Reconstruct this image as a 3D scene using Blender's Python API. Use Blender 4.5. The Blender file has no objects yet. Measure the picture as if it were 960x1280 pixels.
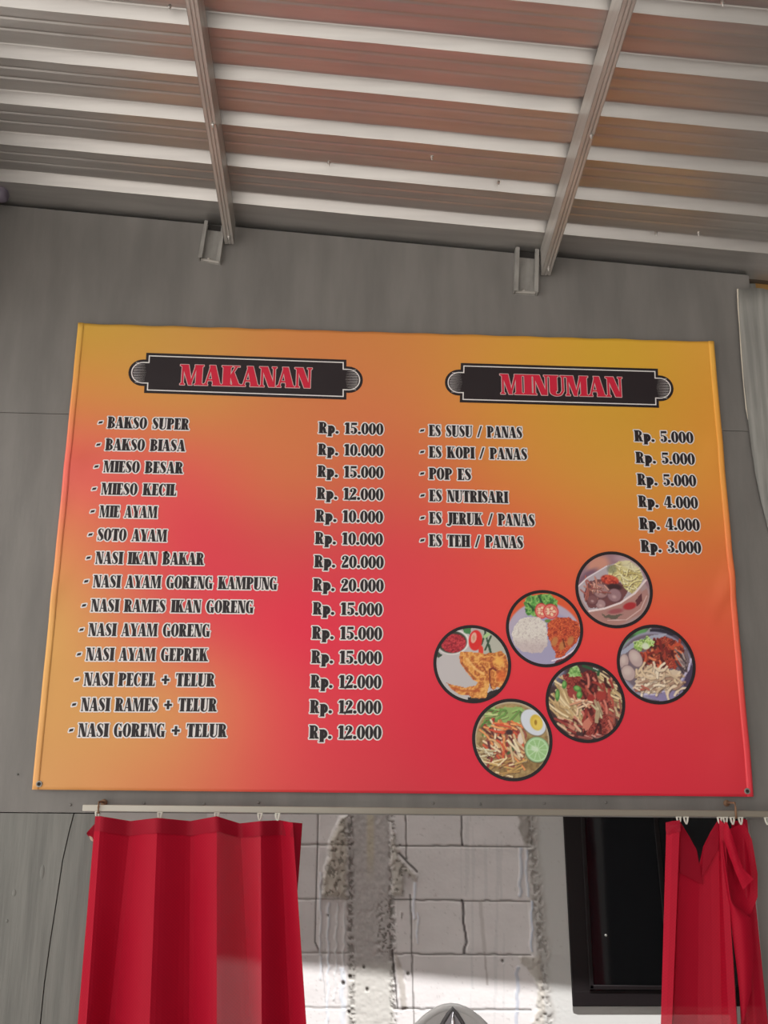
import bpy, math, random
import numpy as np
from mathutils import Vector

S = bpy.context.scene
COL = S.collection
random.seed(7)

# ------------------------------------------------------------------ camera
PITCH, YAW, ROLL, FPX = 0.28353, 0.045022, 0.008871, 1300.0
CAM = np.array([-0.180205, -2.975631, 1.60])
_f = np.array([math.sin(YAW)*math.cos(PITCH), math.cos(YAW)*math.cos(PITCH), math.sin(PITCH)])
_r0 = np.array([math.cos(YAW), -math.sin(YAW), 0.0]); _u0 = np.cross(_r0, _f)
_R = _r0*math.cos(ROLL)+_u0*math.sin(ROLL); _U = -_r0*math.sin(ROLL)+_u0*math.cos(ROLL)

def ray(x, y):
    d = (x-480)/FPX*_R-(y-640)/FPX*_U+_f
    return d/np.linalg.norm(d)
def at(x, y, Y=0.0):
    """photograph pixel -> point of the vertical plane at depth Y"""
    d = ray(x, y)
    return CAM+d*((Y-CAM[1])/d[1])
def proj(P):
    d = np.asarray(P)-CAM
    z = d@_f
    return 480+FPX*(d@_R)/z, 640-FPX*(d@_U)/z

cam = bpy.data.cameras.new('camera'); camo = bpy.data.objects.new('camera', cam); COL.objects.link(camo)
cam.sensor_fit = 'VERTICAL'; cam.sensor_height = 24.0; cam.lens = FPX/1280*24.0
cam.clip_start = 0.02
from mathutils import Matrix
m = Matrix(((_R[0], _U[0], -_f[0], CAM[0]), (_R[1], _U[1], -_f[1], CAM[1]), (_R[2], _U[2], -_f[2], CAM[2]), (0, 0, 0, 1)))
camo.matrix_world = m
S.camera = camo

# ------------------------------------------------------------------ world, sun, exposure
w = bpy.data.worlds.new('world'); S.world = w; w.use_nodes = True
bg = w.node_tree.nodes['Background']
bg.inputs[0].default_value = (1.0, 0.965, 0.92, 1); bg.inputs[1].default_value = 1.0
# bright hazy sky, brighter on the open left side than over the built-up right side
_tc = w.node_tree.nodes.new('ShaderNodeTexCoord'); _sx = w.node_tree.nodes.new('ShaderNodeSeparateXYZ')
_mr = w.node_tree.nodes.new('ShaderNodeMapRange'); _mr.inputs['From Min'].default_value = -0.9; _mr.inputs['From Max'].default_value = 0.8
_mr.inputs['To Min'].default_value = 2.0; _mr.inputs['To Max'].default_value = 0.25; _mr.interpolation_type = 'SMOOTHSTEP'
w.node_tree.links.new(_tc.outputs['Generated'], _sx.inputs[0]); w.node_tree.links.new(_sx.outputs['X'], _mr.inputs['Value']); w.node_tree.links.new(_mr.outputs[0], bg.inputs[1])
sl = bpy.data.lights.new('sun', 'SUN'); sl.energy = 15.0; sl.angle = math.radians(0.3); sl.color = (1, 1, 1)
so = bpy.data.objects.new('sun', sl); COL.objects.link(so)
SUN_E = math.radians(75.0)
sd = Vector((0.02, math.cos(SUN_E), -math.sin(SUN_E)))
so.rotation_euler = sd.to_track_quat('-Z', 'Y').to_euler(); so.location = (0, -5, 9)
S.view_settings.view_transform = 'Standard'; S.view_settings.look = 'None'
S.view_settings.gamma = 1.0; S.view_settings.use_curve_mapping = False
S.view_settings.exposure = -0.05

# ------------------------------------------------------------------ helpers
def lin(c):
    c = np.asarray(c, float)/255.0
    return np.where(c <= 0.04045, c/12.92, ((c+0.055)/1.055)**2.4)

def vnoise(x, y, seed=0):
    x = np.asarray(x, float); y = np.asarray(y, float)
    xi = np.floor(x).astype(np.int64); yi = np.floor(y).astype(np.int64)
    fx = x-xi; fy = y-yi
    fx = fx*fx*(3-2*fx); fy = fy*fy*(3-2*fy)
    def h(a, b):
        n = (a*374761393+b*668265263+seed*974634533) & 0x7fffffff
        n = ((n ^ (n >> 13))*1274126177) & 0x7fffffff
        n = (n ^ (n >> 16)) & 0xffff
        return n/65535.0
    return (h(xi, yi)*(1-fx)+h(xi+1, yi)*fx)*(1-fy)+(h(xi, yi+1)*(1-fx)+h(xi+1, yi+1)*fx)*fy
def fbm(x, y, seed=0, o=3):
    s = 0; a = 0.5
    for i in range(o):
        s = s+a*vnoise(x*2**i, y*2**i, seed+i*17); a *= 0.5
    return s/(1-0.5**o)

class MB:
    def __init__(self): self.v = []; self.f = []; self.m = []
    def add(self, verts, faces, mi=0):
        b = len(self.v)
        self.v += [tuple(map(float, p)) for p in verts]
        for f in faces: self.f.append(tuple(i+b for i in f)); self.m.append(mi)
    def box(self, a, b, mi=0):
        x0, y0, z0 = a; x1, y1, z1 = b
        self.add([(x0,y0,z0),(x1,y0,z0),(x1,y1,z0),(x0,y1,z0),(x0,y0,z1),(x1,y0,z1),(x1,y1,z1),(x0,y1,z1)],
                 [(0,3,2,1),(4,5,6,7),(0,1,5,4),(1,2,6,5),(2,3,7,6),(3,0,4,7)], mi)
    def hexa(self, p, mi=0):   # 8 points, bottom ring then top ring
        self.add(p, [(0,3,2,1),(4,5,6,7),(0,1,5,4),(1,2,6,5),(2,3,7,6),(3,0,4,7)], mi)
    def prism(self, poly, d, mi=0):   # planar polygon (list of 3D), extruded by vector d
        n = len(poly); d = np.asarray(d)
        P = [np.asarray(p) for p in poly]
        self.add(P+[p+d for p in P], [tuple(range(n)), tuple(range(2*n-1, n-1, -1))]+[(i, i+n, (i+1) % n+n, (i+1) % n) for i in range(n)], mi)
    def tube(self, pts, r, n=8, mi=0):
        P = [np.asarray(p, float) for p in pts]
        rr = r if hasattr(r, '__len__') else [r]*len(P)
        rings = []
        for i, p in enumerate(P):
            t = P[min(i+1, len(P)-1)]-P[max(i-1, 0)]; t = t/np.linalg.norm(t)
            a = np.array([0, 0, 1.0]) if abs(t[2]) < 0.9 else np.array([1.0, 0, 0])
            u = np.cross(t, a); u /= np.linalg.norm(u); v = np.cross(t, u)
            rings.append([p+rr[i]*(u*math.cos(2*math.pi*k/n)+v*math.sin(2*math.pi*k/n)) for k in range(n)])
        V = [q for g in rings for q in g]; F = []
        for i in range(len(P)-1):
            for k in range(n):
                F.append((i*n+k, (i+1)*n+k, (i+1)*n+(k+1) % n, i*n+(k+1) % n))
        F.append(tuple(range(n))); F.append(tuple(range(len(V)-1, len(V)-1-n, -1)))
        self.add(V, F, mi)
    def lathe(self, c, axis, prof, n=16, mi=0):   # prof: (radius, along axis)
        axis = np.asarray(axis, float); axis /= np.linalg.norm(axis)
        a = np.array([0, 0, 1.0]) if abs(axis[2]) < 0.9 else np.array([1.0, 0, 0])
        u = np.cross(axis, a); u /= np.linalg.norm(u); v = np.cross(axis, u); c = np.asarray(c, float)
        V = [c+axis*h+r*(u*math.cos(2*math.pi*k/n)+v*math.sin(2*math.pi*k/n)) for r, h in prof for k in range(n)]
        F = []
        for i in range(len(prof)-1):
            for k in range(n):
                F.append((i*n+k, i*n+(k+1) % n, (i+1)*n+(k+1) % n, (i+1)*n+k))
        F.append(tuple(range(n-1, -1, -1))); F.append(tuple(range(len(V)-n, len(V))))
        self.add(V, F, mi)
    def grid(self, G, mi=0):   # G[r][c] points
        R = len(G); C = len(G[0])
        self.add([p for row in G for p in row], [(r*C+c, (r+1)*C+c, (r+1)*C+c+1, r*C+c+1) for r in range(R-1) for c in range(C-1)], mi)

def origin_of(parent):
    o = np.zeros(3); p = parent
    while p is not None: o += np.array(p.location); p = p.parent
    return o
def obj(name, mb, mats, parent=None, loc=None, smooth=False, cols=None, bevel=0, solid=0, fix=True):
    me = bpy.data.meshes.new(name)
    o = bpy.data.objects.new(name, me); COL.objects.link(o)
    if parent is not None:
        off = origin_of(parent); o.parent = parent
    else:
        off = np.zeros(3) if loc is None else np.array(loc, float)
        o.location = off
    V = np.array(mb.v)-off
    me.from_pydata(V.tolist(), [], mb.f)
    for mt in (mats if isinstance(mats, (list, tuple)) else [mats]): me.materials.append(mt)
    me.polygons.foreach_set('material_index', mb.m)
    if smooth: me.polygons.foreach_set('use_smooth', [True]*len(me.polygons))
    if cols is not None:
        a = me.color_attributes.new('Col', 'FLOAT_COLOR', 'POINT')
        c4 = np.ones((len(V), 4)); c4[:, :3] = cols
        a.data.foreach_set('color', c4.ravel())
    me.update()
    if fix:
        import bmesh
        bm = bmesh.new(); bm.from_mesh(me); bmesh.ops.recalc_face_normals(bm, faces=bm.faces); bm.to_mesh(me); bm.free()
    if solid:
        s = o.modifiers.new('thickness', 'SOLIDIFY'); s.thickness = solid; s.offset = 0
    if bevel:
        b = o.modifiers.new('bevel', 'BEVEL'); b.width = bevel; b.segments = 2; b.limit_method = 'ANGLE'
    return o
def tag(o, label=None, cat=None, group=None, kind=None):
    if label: o['label'] = label
    if cat: o['category'] = cat
    if group: o['group'] = group
    if kind: o['kind'] = kind
    return o
def empty(name, loc, label, cat, group=None):
    o = bpy.data.objects.new(name, None); COL.objects.link(o); o.location = tuple(map(float, loc)); o.empty_display_size = 0.05
    return tag(o, label, cat, group)

# ------------------------------------------------------------------ materials
def mat(name, col=(0.5, 0.5, 0.5), rough=0.6, metal=0.0, spec=0.5):
    m = bpy.data.materials.new(name); m.use_nodes = True
    b = m.node_tree.nodes['Principled BSDF']
    b.inputs['Base Color'].default_value = (*col, 1); b.inputs['Roughness'].default_value = rough
    b.inputs['Metallic'].default_value = metal; b.inputs['Specular IOR Level'].default_value = spec
    return m
def nd(m, t, **kw):
    n = m.node_tree.nodes.new(t)
    for k, v in kw.items(): setattr(n, k, v)
    return n
def lk(m, a, b): m.node_tree.links.new(a, b)
def noisy(m, col_a, col_b, scale=(1, 1, 1), nscale=8, detail=6, bump=0.0, bscale=None, lo=0.35, hi=0.65, dist=0.002):
    """mix two tones of the same paint by object-space noise; optional bump"""
    b = m.node_tree.nodes['Principled BSDF']
    tc = nd(m, 'ShaderNodeTexCoord'); mp = nd(m, 'ShaderNodeMapping'); mp.inputs['Scale'].default_value = scale
    lk(m, tc.outputs['Object'], mp.inputs['Vector'])
    n = nd(m, 'ShaderNodeTexNoise'); n.inputs['Scale'].default_value = nscale; n.inputs['Detail'].default_value = detail
    lk(m, mp.outputs[0], n.inputs['Vector'])
    r = nd(m, 'ShaderNodeValToRGB'); r.color_ramp.elements[0].position = lo; r.color_ramp.elements[1].position = hi
    r.color_ramp.elements[0].color = (*col_a, 1); r.color_ramp.elements[1].color = (*col_b, 1)
    lk(m, n.outputs[0], r.inputs[0]); lk(m, r.outputs[0], b.inputs['Base Color'])
    if bump:
        n2 = nd(m, 'ShaderNodeTexNoise'); n2.inputs['Scale'].default_value = bscale or nscale*3; n2.inputs['Detail'].default_value = 5
        lk(m, mp.outputs[0], n2.inputs['Vector'])
        bp = nd(m, 'ShaderNodeBump'); bp.inputs['Strength'].default_value = bump; bp.inputs['Distance'].default_value = dist
        lk(m, n2.outputs[0], bp.inputs['Height']); lk(m, bp.outputs[0], b.inputs['Normal'])
    return m
def vcol(name, rough=0.5, spec=0.4):
    m = mat(name, rough=rough, spec=spec)
    a = nd(m, 'ShaderNodeAttribute', attribute_name='Col')
    lk(m, a.outputs['Color'], m.node_tree.nodes['Principled BSDF'].inputs['Base Color'])
    return m

M_wall = noisy(mat('grey_wall_paint', rough=0.5), (0.180, 0.170, 0.159), (0.225, 0.212, 0.198), (6, 6, 1.2), 2.2, 8, 0.25, 14)
M_wood = noisy(mat('grey_painted_wood', rough=0.6), (0.165, 0.165, 0.152), (0.23, 0.228, 0.21), (14, 14, 1.0), 2.5, 8, 0.5, 9)
M_plank = noisy(mat('weathered_grey_plank', rough=0.6), (0.21, 0.208, 0.192), (0.34, 0.333, 0.308), (22, 22, 1.0), 2.0, 8, 0.5, 6)
M_raw = mat('raw_chipped_edge', (0.75, 0.68, 0.56), 0.8)
M_dark = mat('dark_gap', (0.03, 0.027, 0.025), 0.9)
M_beam = noisy(mat('brown_beam', rough=0.7), (0.10, 0.075, 0.055), (0.17, 0.13, 0.10), (2, 10, 10), 3, 6, 0.3)
M_yellow = noisy(mat('yellow_wood', rough=0.7), (0.42, 0.22, 0.06), (0.5, 0.28, 0.09), (2, 10, 10), 3, 6)
M_floor = noisy(mat('concrete_floor', rough=0.8), (0.22, 0.205, 0.19), (0.30, 0.28, 0.26), (1, 1, 1), 3, 8, 0.3)
M_roof = noisy(mat('galvanised_sheet', rough=0.39, metal=0.85), (0.50, 0.48, 0.46), (0.58, 0.56, 0.535), (0.6, 9, 9), 4, 6, 0.10, 12, dist=0.001)
M_steel = noisy(mat('galvanised_channel', rough=0.45, metal=0.35), (0.46, 0.435, 0.40), (0.56, 0.53, 0.49), (12, 1, 12), 3, 6, 0.1)
M_brk = noisy(mat('painted_bracket', rough=0.5, metal=0.1), (0.27, 0.26, 0.24), (0.38, 0.365, 0.34), (10, 10, 3), 4, 6, 0.3)
M_screw = mat('bright_screw', (0.75, 0.73, 0.70), 0.3, 0.9)
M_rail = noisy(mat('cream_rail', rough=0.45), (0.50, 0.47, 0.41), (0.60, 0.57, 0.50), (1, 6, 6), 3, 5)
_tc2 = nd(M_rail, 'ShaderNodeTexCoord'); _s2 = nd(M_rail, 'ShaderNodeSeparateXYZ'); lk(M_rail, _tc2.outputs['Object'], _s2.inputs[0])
_r2 = nd(M_rail, 'ShaderNodeValToRGB'); _r2.color_ramp.elements[0].color = (0.60, 0.57, 0.50, 1); _r2.color_ramp.elements[1].color = (0.255, 0.225, 0.18, 1)  # light fall-off along the rail painted as a pale-to-dull ramp
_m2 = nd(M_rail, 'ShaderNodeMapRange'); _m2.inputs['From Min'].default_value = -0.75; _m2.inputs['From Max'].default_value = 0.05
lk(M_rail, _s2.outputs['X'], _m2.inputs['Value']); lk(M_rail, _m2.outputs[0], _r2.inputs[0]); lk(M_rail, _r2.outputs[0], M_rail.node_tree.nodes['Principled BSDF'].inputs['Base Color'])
M_hook = mat('cream_plastic', (0.72, 0.70, 0.62), 0.4)
M_rust = mat('rusty_wire', (0.25, 0.14, 0.08), 0.7)
M_frame = mat('black_aluminium', (0.008, 0.0055, 0.006), 0.45, 0, 0.25)
M_glass = mat('dark_glass', (0.006, 0.007, 0.009), 0.06, 0.0, 0.5)
M_back = vcol('block_and_mortar', 0.85, 0.2)
M_blk = mat('aerated_block', (0.55, 0.52, 0.50), 0.85)
M_chair = mat('grey_plastic', (0.55, 0.545, 0.54), 0.3)
M_chair2 = mat('dark_grey_plastic', (0.10, 0.095, 0.10), 0.4)
M_chair3 = mat('lavender_grey_plastic', (0.36, 0.34, 0.37), 0.4)
M_chrome = mat('polished_rib', (0.8, 0.8, 0.85), 0.12, 1.0)
M_pipe = mat('purple_grey_plastic', (0.17, 0.145, 0.19), 0.35)
M_print = vcol('printed_vinyl', 0.42, 0.35)
M_hem = mat('banner_hem', (0.75, 0.42, 0.17), 0.5)
M_black = mat('print_black', (0.022, 0.015, 0.018), 0.45, 0, 0.35)
M_white = mat('print_white', (0.88, 0.84, 0.83), 0.45, 0, 0.35)
M_pink = mat('print_pale_pink', (0.72, 0.50, 0.50), 0.45, 0, 0.35)
M_red = mat('print_red', (0.70, 0.018, 0.055), 0.45, 0, 0.35)

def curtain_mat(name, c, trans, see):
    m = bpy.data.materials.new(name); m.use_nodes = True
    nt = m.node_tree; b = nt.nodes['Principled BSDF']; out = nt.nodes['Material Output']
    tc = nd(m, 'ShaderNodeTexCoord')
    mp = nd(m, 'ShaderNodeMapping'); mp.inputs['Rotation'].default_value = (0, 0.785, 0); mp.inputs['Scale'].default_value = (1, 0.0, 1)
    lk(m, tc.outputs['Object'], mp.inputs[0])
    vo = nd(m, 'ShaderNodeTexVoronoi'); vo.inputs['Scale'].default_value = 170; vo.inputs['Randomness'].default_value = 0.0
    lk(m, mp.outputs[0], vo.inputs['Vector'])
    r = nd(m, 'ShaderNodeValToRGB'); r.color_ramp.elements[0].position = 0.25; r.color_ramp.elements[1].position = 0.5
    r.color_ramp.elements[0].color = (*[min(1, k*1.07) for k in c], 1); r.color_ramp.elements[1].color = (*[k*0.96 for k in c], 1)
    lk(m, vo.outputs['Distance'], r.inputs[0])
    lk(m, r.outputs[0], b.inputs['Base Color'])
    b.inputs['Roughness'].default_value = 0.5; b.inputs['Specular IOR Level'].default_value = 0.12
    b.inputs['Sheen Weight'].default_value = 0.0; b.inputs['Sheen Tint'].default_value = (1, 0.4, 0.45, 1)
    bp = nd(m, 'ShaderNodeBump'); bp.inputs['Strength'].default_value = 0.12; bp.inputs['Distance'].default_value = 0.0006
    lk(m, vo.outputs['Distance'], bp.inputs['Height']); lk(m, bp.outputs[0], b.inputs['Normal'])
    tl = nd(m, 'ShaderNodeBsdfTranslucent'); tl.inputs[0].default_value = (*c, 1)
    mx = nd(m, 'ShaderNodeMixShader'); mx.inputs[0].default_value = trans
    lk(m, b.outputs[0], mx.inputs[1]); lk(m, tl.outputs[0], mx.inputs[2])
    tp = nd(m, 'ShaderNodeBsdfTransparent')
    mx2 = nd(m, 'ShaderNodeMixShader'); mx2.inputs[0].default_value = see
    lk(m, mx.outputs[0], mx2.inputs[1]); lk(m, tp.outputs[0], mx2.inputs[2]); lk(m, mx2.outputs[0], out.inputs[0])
    return m
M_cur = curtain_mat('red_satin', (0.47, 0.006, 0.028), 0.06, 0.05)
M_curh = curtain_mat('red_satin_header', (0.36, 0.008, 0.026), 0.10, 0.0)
M_lining = mat('beige_lining', (0.55, 0.42, 0.33), 0.8)

# ------------------------------------------------------------------ setting
def roof_z(X, Y): return 3.3912-0.0689*(X+0.054)-0.1155*Y
def struct(name, mb, mats, **k):
    o = obj(name, mb, mats, **k); o['kind'] = 'structure'; return o

# floor
mb = MB(); mb.box((-9, -12, -0.1), (9, 3, 0)); struct('floor', mb, M_floor)

# ceiling: corrugated sheet, ribs parallel to the wall
RIB0, PER = -0.100, 0.1675
XL, XR = -2.6, 2.1
prof = []   # (Y, up)
def pan(y0, y1):   # small stiffeners on the flat pan, from wall side to the outside
    L = y1-y0
    for c in (0.34, 0.68):
        prof.extend([(y0+L*c-0.0035, 0), (y0+L*c, 0.0022), (y0+L*c+0.0035, 0)])
y = 0.034
prof.append((y, 0)); prof.append((RIB0+0.001, 0))
n = 0
while RIB0-n*PER > -3.5:
    a = RIB0-n*PER
    prof.extend([(a, 0), (a-0.018, 0.027), (a-0.021, 0.029), (a-0.040, 0.029), (a-0.043, 0.027), (a-0.061, 0)])
    e = a-PER; L = PER-0.061
    for c in (0.36, 0.70):
        yc = a-0.061-L*c
        prof.extend([(yc+0.006, 0), (yc, 0.0012), (yc-0.006, 0)])
    n += 1
mb = MB()
xs = np.linspace(XL, XR, 60)
G = []
for (Y, up) in prof:
    row = []
    for X in xs:
        wob = 0.0022*(vnoise(X*3.1, Y*6.0, 5)-0.5)+0.0016*(vnoise(X*14, Y*16, 9)-0.5)
        row.append((X, Y, roof_z(X, Y)+up+wob))
    G.append(row)
mb.grid(G)
roof = struct('ceiling', mb, M_roof, solid=0.0008)
# small drive screws that come through the sheet
for (px, py) in ((411, 203), (623, 228), (540, 196), (820, 291), (873, 291), (903, 3), (212, 8)):
    d = ray(px, py); t = (roof_z(0, 0)-0.0)  # start guess, then step to the sheet
    for t in np.linspace(1.5, 5, 3000):
        P = CAM+d*t
        if P[2] > roof_z(P[0], P[1])-0.001: break
    mb = MB(); mb.lathe(P+np.array([0, 0, 0.004]), (0, 0, -1), [(0.0045, 0), (0.0045, 0.007), (0.0022, 0.008), (0.0022, 0.013), (0.0005, 0.016)], 8)
    o = obj('roof_screw', mb, M_screw, parent=roof)

# unseen sheet eave, added to shade the upper back wall of the passage
mb = MB()
def eave_z(X): return 3.20-0.085*(X-0.2)
YE = 0.277
for q in range(1):
    mb.hexa([(XL, YE, eave_z(XL)), (1.3, YE, eave_z(1.3)), (1.3, 0.95, eave_z(1.3)), (XL, 0.95, eave_z(XL)), (XL, YE, eave_z(XL)+0.02), (1.3, YE, eave_z(1.3)+0.02), (1.3, 0.95, eave_z(1.3)+0.02), (XL, 0.95, eave_z(XL)+0.02)])
M_clear = bpy.data.materials.new('diffuser_sheet'); M_clear.use_nodes = True  # translucent so that diffused sun brightens the passage below
_t = nd(M_clear, 'ShaderNodeBsdfTranslucent'); _t.inputs[0].default_value = (0.85, 0.83, 0.82, 1)
_x = nd(M_clear, 'ShaderNodeMixShader'); _x.inputs[0].default_value = 0.9
lk(M_clear, M_clear.node_tree.nodes['Principled BSDF'].outputs[0], _x.inputs[1]); lk(M_clear, _t.outputs[0], _x.inputs[2]); lk(M_clear, _x.outputs[0], M_clear.node_tree.nodes['Material Output'].inputs[0])
mb2 = MB(); mb2.add(mb.v[:4], [(0, 1, 2, 3)])
struct('added_eave', mb2, M_clear)

# front wall: two painted sheets with a seam, on a dark backing
ZB = 1.600
WX0, WX1 = -1.75, 1.135
seam = float(at(60, 517)[2])
mb = MB()
def wall_top(X): return roof_z(X, 0)-0.012
def slab(x0, x1, z0f, z1f, y0, y1, n=14):
    X = np.linspace(x0, x1, n)
    for a, b in zip(X[:-1], X[1:]):
        mb.hexa([(a,y0,z0f(a)),(b,y0,z0f(b)),(b,y1,z0f(b)),(a,y1,z0f(a)),(a,y0,z1f(a)),(b,y0,z1f(b)),(b,y1,z1f(b)),(a,y1,z1f(a))])
slab(WX0, WX1, lambda X: seam+0.0008, wall_top, 0, 0.012, 2)
slab(WX0, WX1, lambda X: ZB, lambda X: seam-0.0008, 0.0008, 0.012, 2)
slab(WX0, WX1, lambda X: ZB, wall_top, 0.012, 0.03, 2)
wf = struct('wall_front', mb, M_wall)
mb = MB()   # added dark strip, its colour standing for shade in the gap under the sheets
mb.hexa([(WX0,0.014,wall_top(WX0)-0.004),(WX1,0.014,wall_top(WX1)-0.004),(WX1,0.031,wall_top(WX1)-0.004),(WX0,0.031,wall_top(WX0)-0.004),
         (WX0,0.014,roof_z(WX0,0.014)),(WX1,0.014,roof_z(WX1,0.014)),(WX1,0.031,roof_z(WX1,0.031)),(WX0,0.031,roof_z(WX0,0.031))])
struct('gap_shade_strip', mb, M_dark)
mb = MB(); x0_, x1_ = 1.14, 2.1
mb.hexa([(x0_,0.0345,roof_z(x0_,0.0345)),(x1_,0.0345,roof_z(x1_,0.0345)),(x1_,0.95,roof_z(x1_,0.95)+0.1),(x0_,0.95,roof_z(x0_,0.95)+0.1)]+
        [(x0_,0.0345,roof_z(x0_,0.0345)+0.01),(x1_,0.0345,roof_z(x1_,0.0345)+0.01),(x1_,0.95,roof_z(x1_,0.95)+0.11),(x0_,0.95,roof_z(x0_,0.95)+0.11)])
struct('ceiling_side', mb, M_beam)
for (px, py) in ((88, 1006), (180, 1004), (255, 1005), (323, 1003), (541, 1004), (680, 1004), (600, 1005), (757, 1003)):
    mb = MB(); p = at(px, py, 0.0); mb.lathe(p+np.array([0, 0.002, 0]), (0, -1, 0), [(0.004, 0), (0.004, 0.0035), (0.0025, 0.005)], 10)
    obj('screw_head', mb, M_wall, parent=wf)

# lower left: old painted boards with slanting cracks
def cut(pts, x0, x1, z0, z1): pass
mb = MB()
crack = [at(x, yy) for x, yy in ((92, 1017), (86, 1040), (78, 1075), (72, 1115), (62, 1180), (55, 1230), (50, 1280))]
crack.append(crack[-1]+(crack[-1]-crack[0])*1.5)
crack.append(np.array([crack[-1][0]-0.02, 0, 0.0]))
def strip_boards(Lpts, Rpts, yf=0.002, yb=0.02):
    for (a, b), (c, d) in zip(zip(Lpts[:-1], Lpts[1:]), zip(Rpts[:-1], Rpts[1:])):
        mb.hexa([(b[0],yf,b[2]),(d[0],yf,d[2]),(d[0],yb,d[2]),(b[0],yb,b[2]),(a[0],yf,a[2]),(c[0],yf,c[2]),(c[0],yb,c[2]),(a[0],yb,a[2])])
top = ZB-0.0006
crack = [np.array([p[0], 0, min(p[2], top)]) for p in crack]
Lw = [np.array([-1.75, 0, p[2]]) for p in crack]
strip_boards(Lw, [p-np.array([0.0012, 0, 0]) for p in crack])
Re = [np.array([-0.822, 0, p[2]]) for p in crack]
strip_boards([p+np.array([0.0012, 0, 0]) for p in crack], Re, 0.004, 0.02)
wl = struct('wall_lower_left', mb, M_wood)
mb = MB(); mb.box((-1.75, 0.0205, 0), (-0.825, 0.03, top)); struct('wall_backing', mb, M_dark)
# knots and a blister on the boards
for px, py, rx, rz in ((18, 1116, 0.008, 0.014), (9, 1151, 0.006, 0.007), (53, 1090, 0.009, 0.028), (22, 968, 0.004, 0.003)):
    mb = MB(); p = at(px, py, 0.004 if py > 1016 else 0.0)
    ring = []
    for k in range(14):
        a = 2*math.pi*k/14; ring.append(p+np.array([rx*math.cos(a), 0, rz*math.sin(a)]))
    inner = [p+(q-p)*0.55+np.array([0, -0.003, 0]) for q in ring]
    mb.add(ring+inner+[p+np.array([0, -0.0035, 0])], [(k, (k+1) % 14, 14+(k+1) % 14, 14+k) for k in range(14)]+[(14+k, 14+(k+1) % 14, 28) for k in range(14)])
    obj('knot', mb, M_wood, parent=wl, smooth=True)
# right of the hatch, and below it
mb = MB(); mb.box((0.985, 0.004, 0), (1.5, 0.03, top)); struct('wall_lower_right', mb, M_wall)
mb = MB(); mb.box((-0.825, 0.0, 0), (0.985, 0.03, 0.82)); struct('wall_hatch_base', mb, M_wood)
# unseen beam added beyond the left edge to shade the upper left wall
mb = MB(); mb.box((-1.60, -1.3, 3.05), (-1.43, -0.001, 3.47)); struct('added_shade_beam', mb, M_wood)
# unseen block behind the viewer, added to dim the light from the right
mb = MB(); mb.box((1.7, -7.0, 0), (8.5, -6.6, 5.5)); struct('added_shade_wall', mb, M_wood)
# side wall on the right (out of the picture, added to shade the right end)
mb = MB(); mb.hexa([(1.40,-3.4,0),(1.46,-3.4,0),(1.46,0,0),(1.40,0,0),(1.40,-3.4,3.66),(1.46,-3.4,3.66),(1.46,0,3.27),(1.40,0,3.27)]); struct('shade_wall_right', mb, M_wall)

# back wall: aerated blocks, a poured column, mortar and drips
YB = 0.85
bx0, bx1, bz0, bz1 = -0.62, 0.95, 0.90, 1.72
nx, nz = 400, 210
X, Z = np.meshgrid(np.linspace(bx0, bx1, nx), np.linspace(bz1, bz0, nz))
P = np.stack([X.ravel(), np.full(X.size, YB), Z.ravel()], -1)
px, py = proj(P)
h = np.zeros(px.size); c = np.zeros((px.size, 3))
blk = np.array([0.65, 0.615, 0.605])
c[:] = blk
c *= (0.93+0.14*fbm(px/26, py/18, 3))[:, None]
h += 0.0012*(fbm(px/1.6, py/1.6, 4, 2)-0.5)
def ss(a, b, x): t = np.clip((x-a)/(b-a), 0, 1); return t*t*(3-2*t)
def mixc(mask, col, amt=1.0):
    global c
    k = np.clip(mask*amt, 0, 1)[:, None]; c = c*(1-k)+np.asarray(col)*k
def linedist(x0, y0, x1, y1, wob=0.8, seed=1):
    L = math.hypot(x1-x0, y1-y0); ux, uy = (x1-x0)/L, (y1-y0)/L
    s = (px-x0)*ux+(py-y0)*uy; d = (px-x0)*(-uy)+(py-y0)*ux+wob*2*(vnoise(s/9, s*0+seed, seed)-0.5)
    return np.where((s > 0) & (s < L), np.abs(d), 99)
def joint(x0, y0, x1, y1, wd=1.1, dep=0.003, col=(0.16, 0.145, 0.135), wob=0.5, seed=1, amt=0.85):
    global h
    d = linedist(x0, y0, x1, y1, wob, seed); k = 1-ss(wd*0.5, wd*1.3, d)
    h -= dep*k; mixc(k, col, amt)
def pmask(poly, soft=2.0, wob=3.0, seed=2):
    x = px+wob*2*(fbm(px/9, py/9, seed)-0.5); yy = py+wob*2*(fbm(px/9, py/9, seed+5)-0.5)
    ins = np.zeros(px.size, bool); dist = np.full(px.size, 1e9)
    for (ax, ay), (bx, by) in zip(poly, poly[1:]+poly[:1]):
        con = ((ay > yy) != (by > yy)) & (x < (bx-ax)*(yy-ay)/((by-ay) or 1e-9)+ax); ins ^= con
        L2 = (bx-ax)**2+(by-ay)**2; t = np.clip(((x-ax)*(bx-ax)+(yy-ay)*(by-ay))/L2, 0, 1)
        dist = np.minimum(dist, np.hypot(x-ax-t*(bx-ax), yy-ay-t*(by-ay)))
    return np.where(ins, ss(0, soft, dist), 0)
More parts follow.
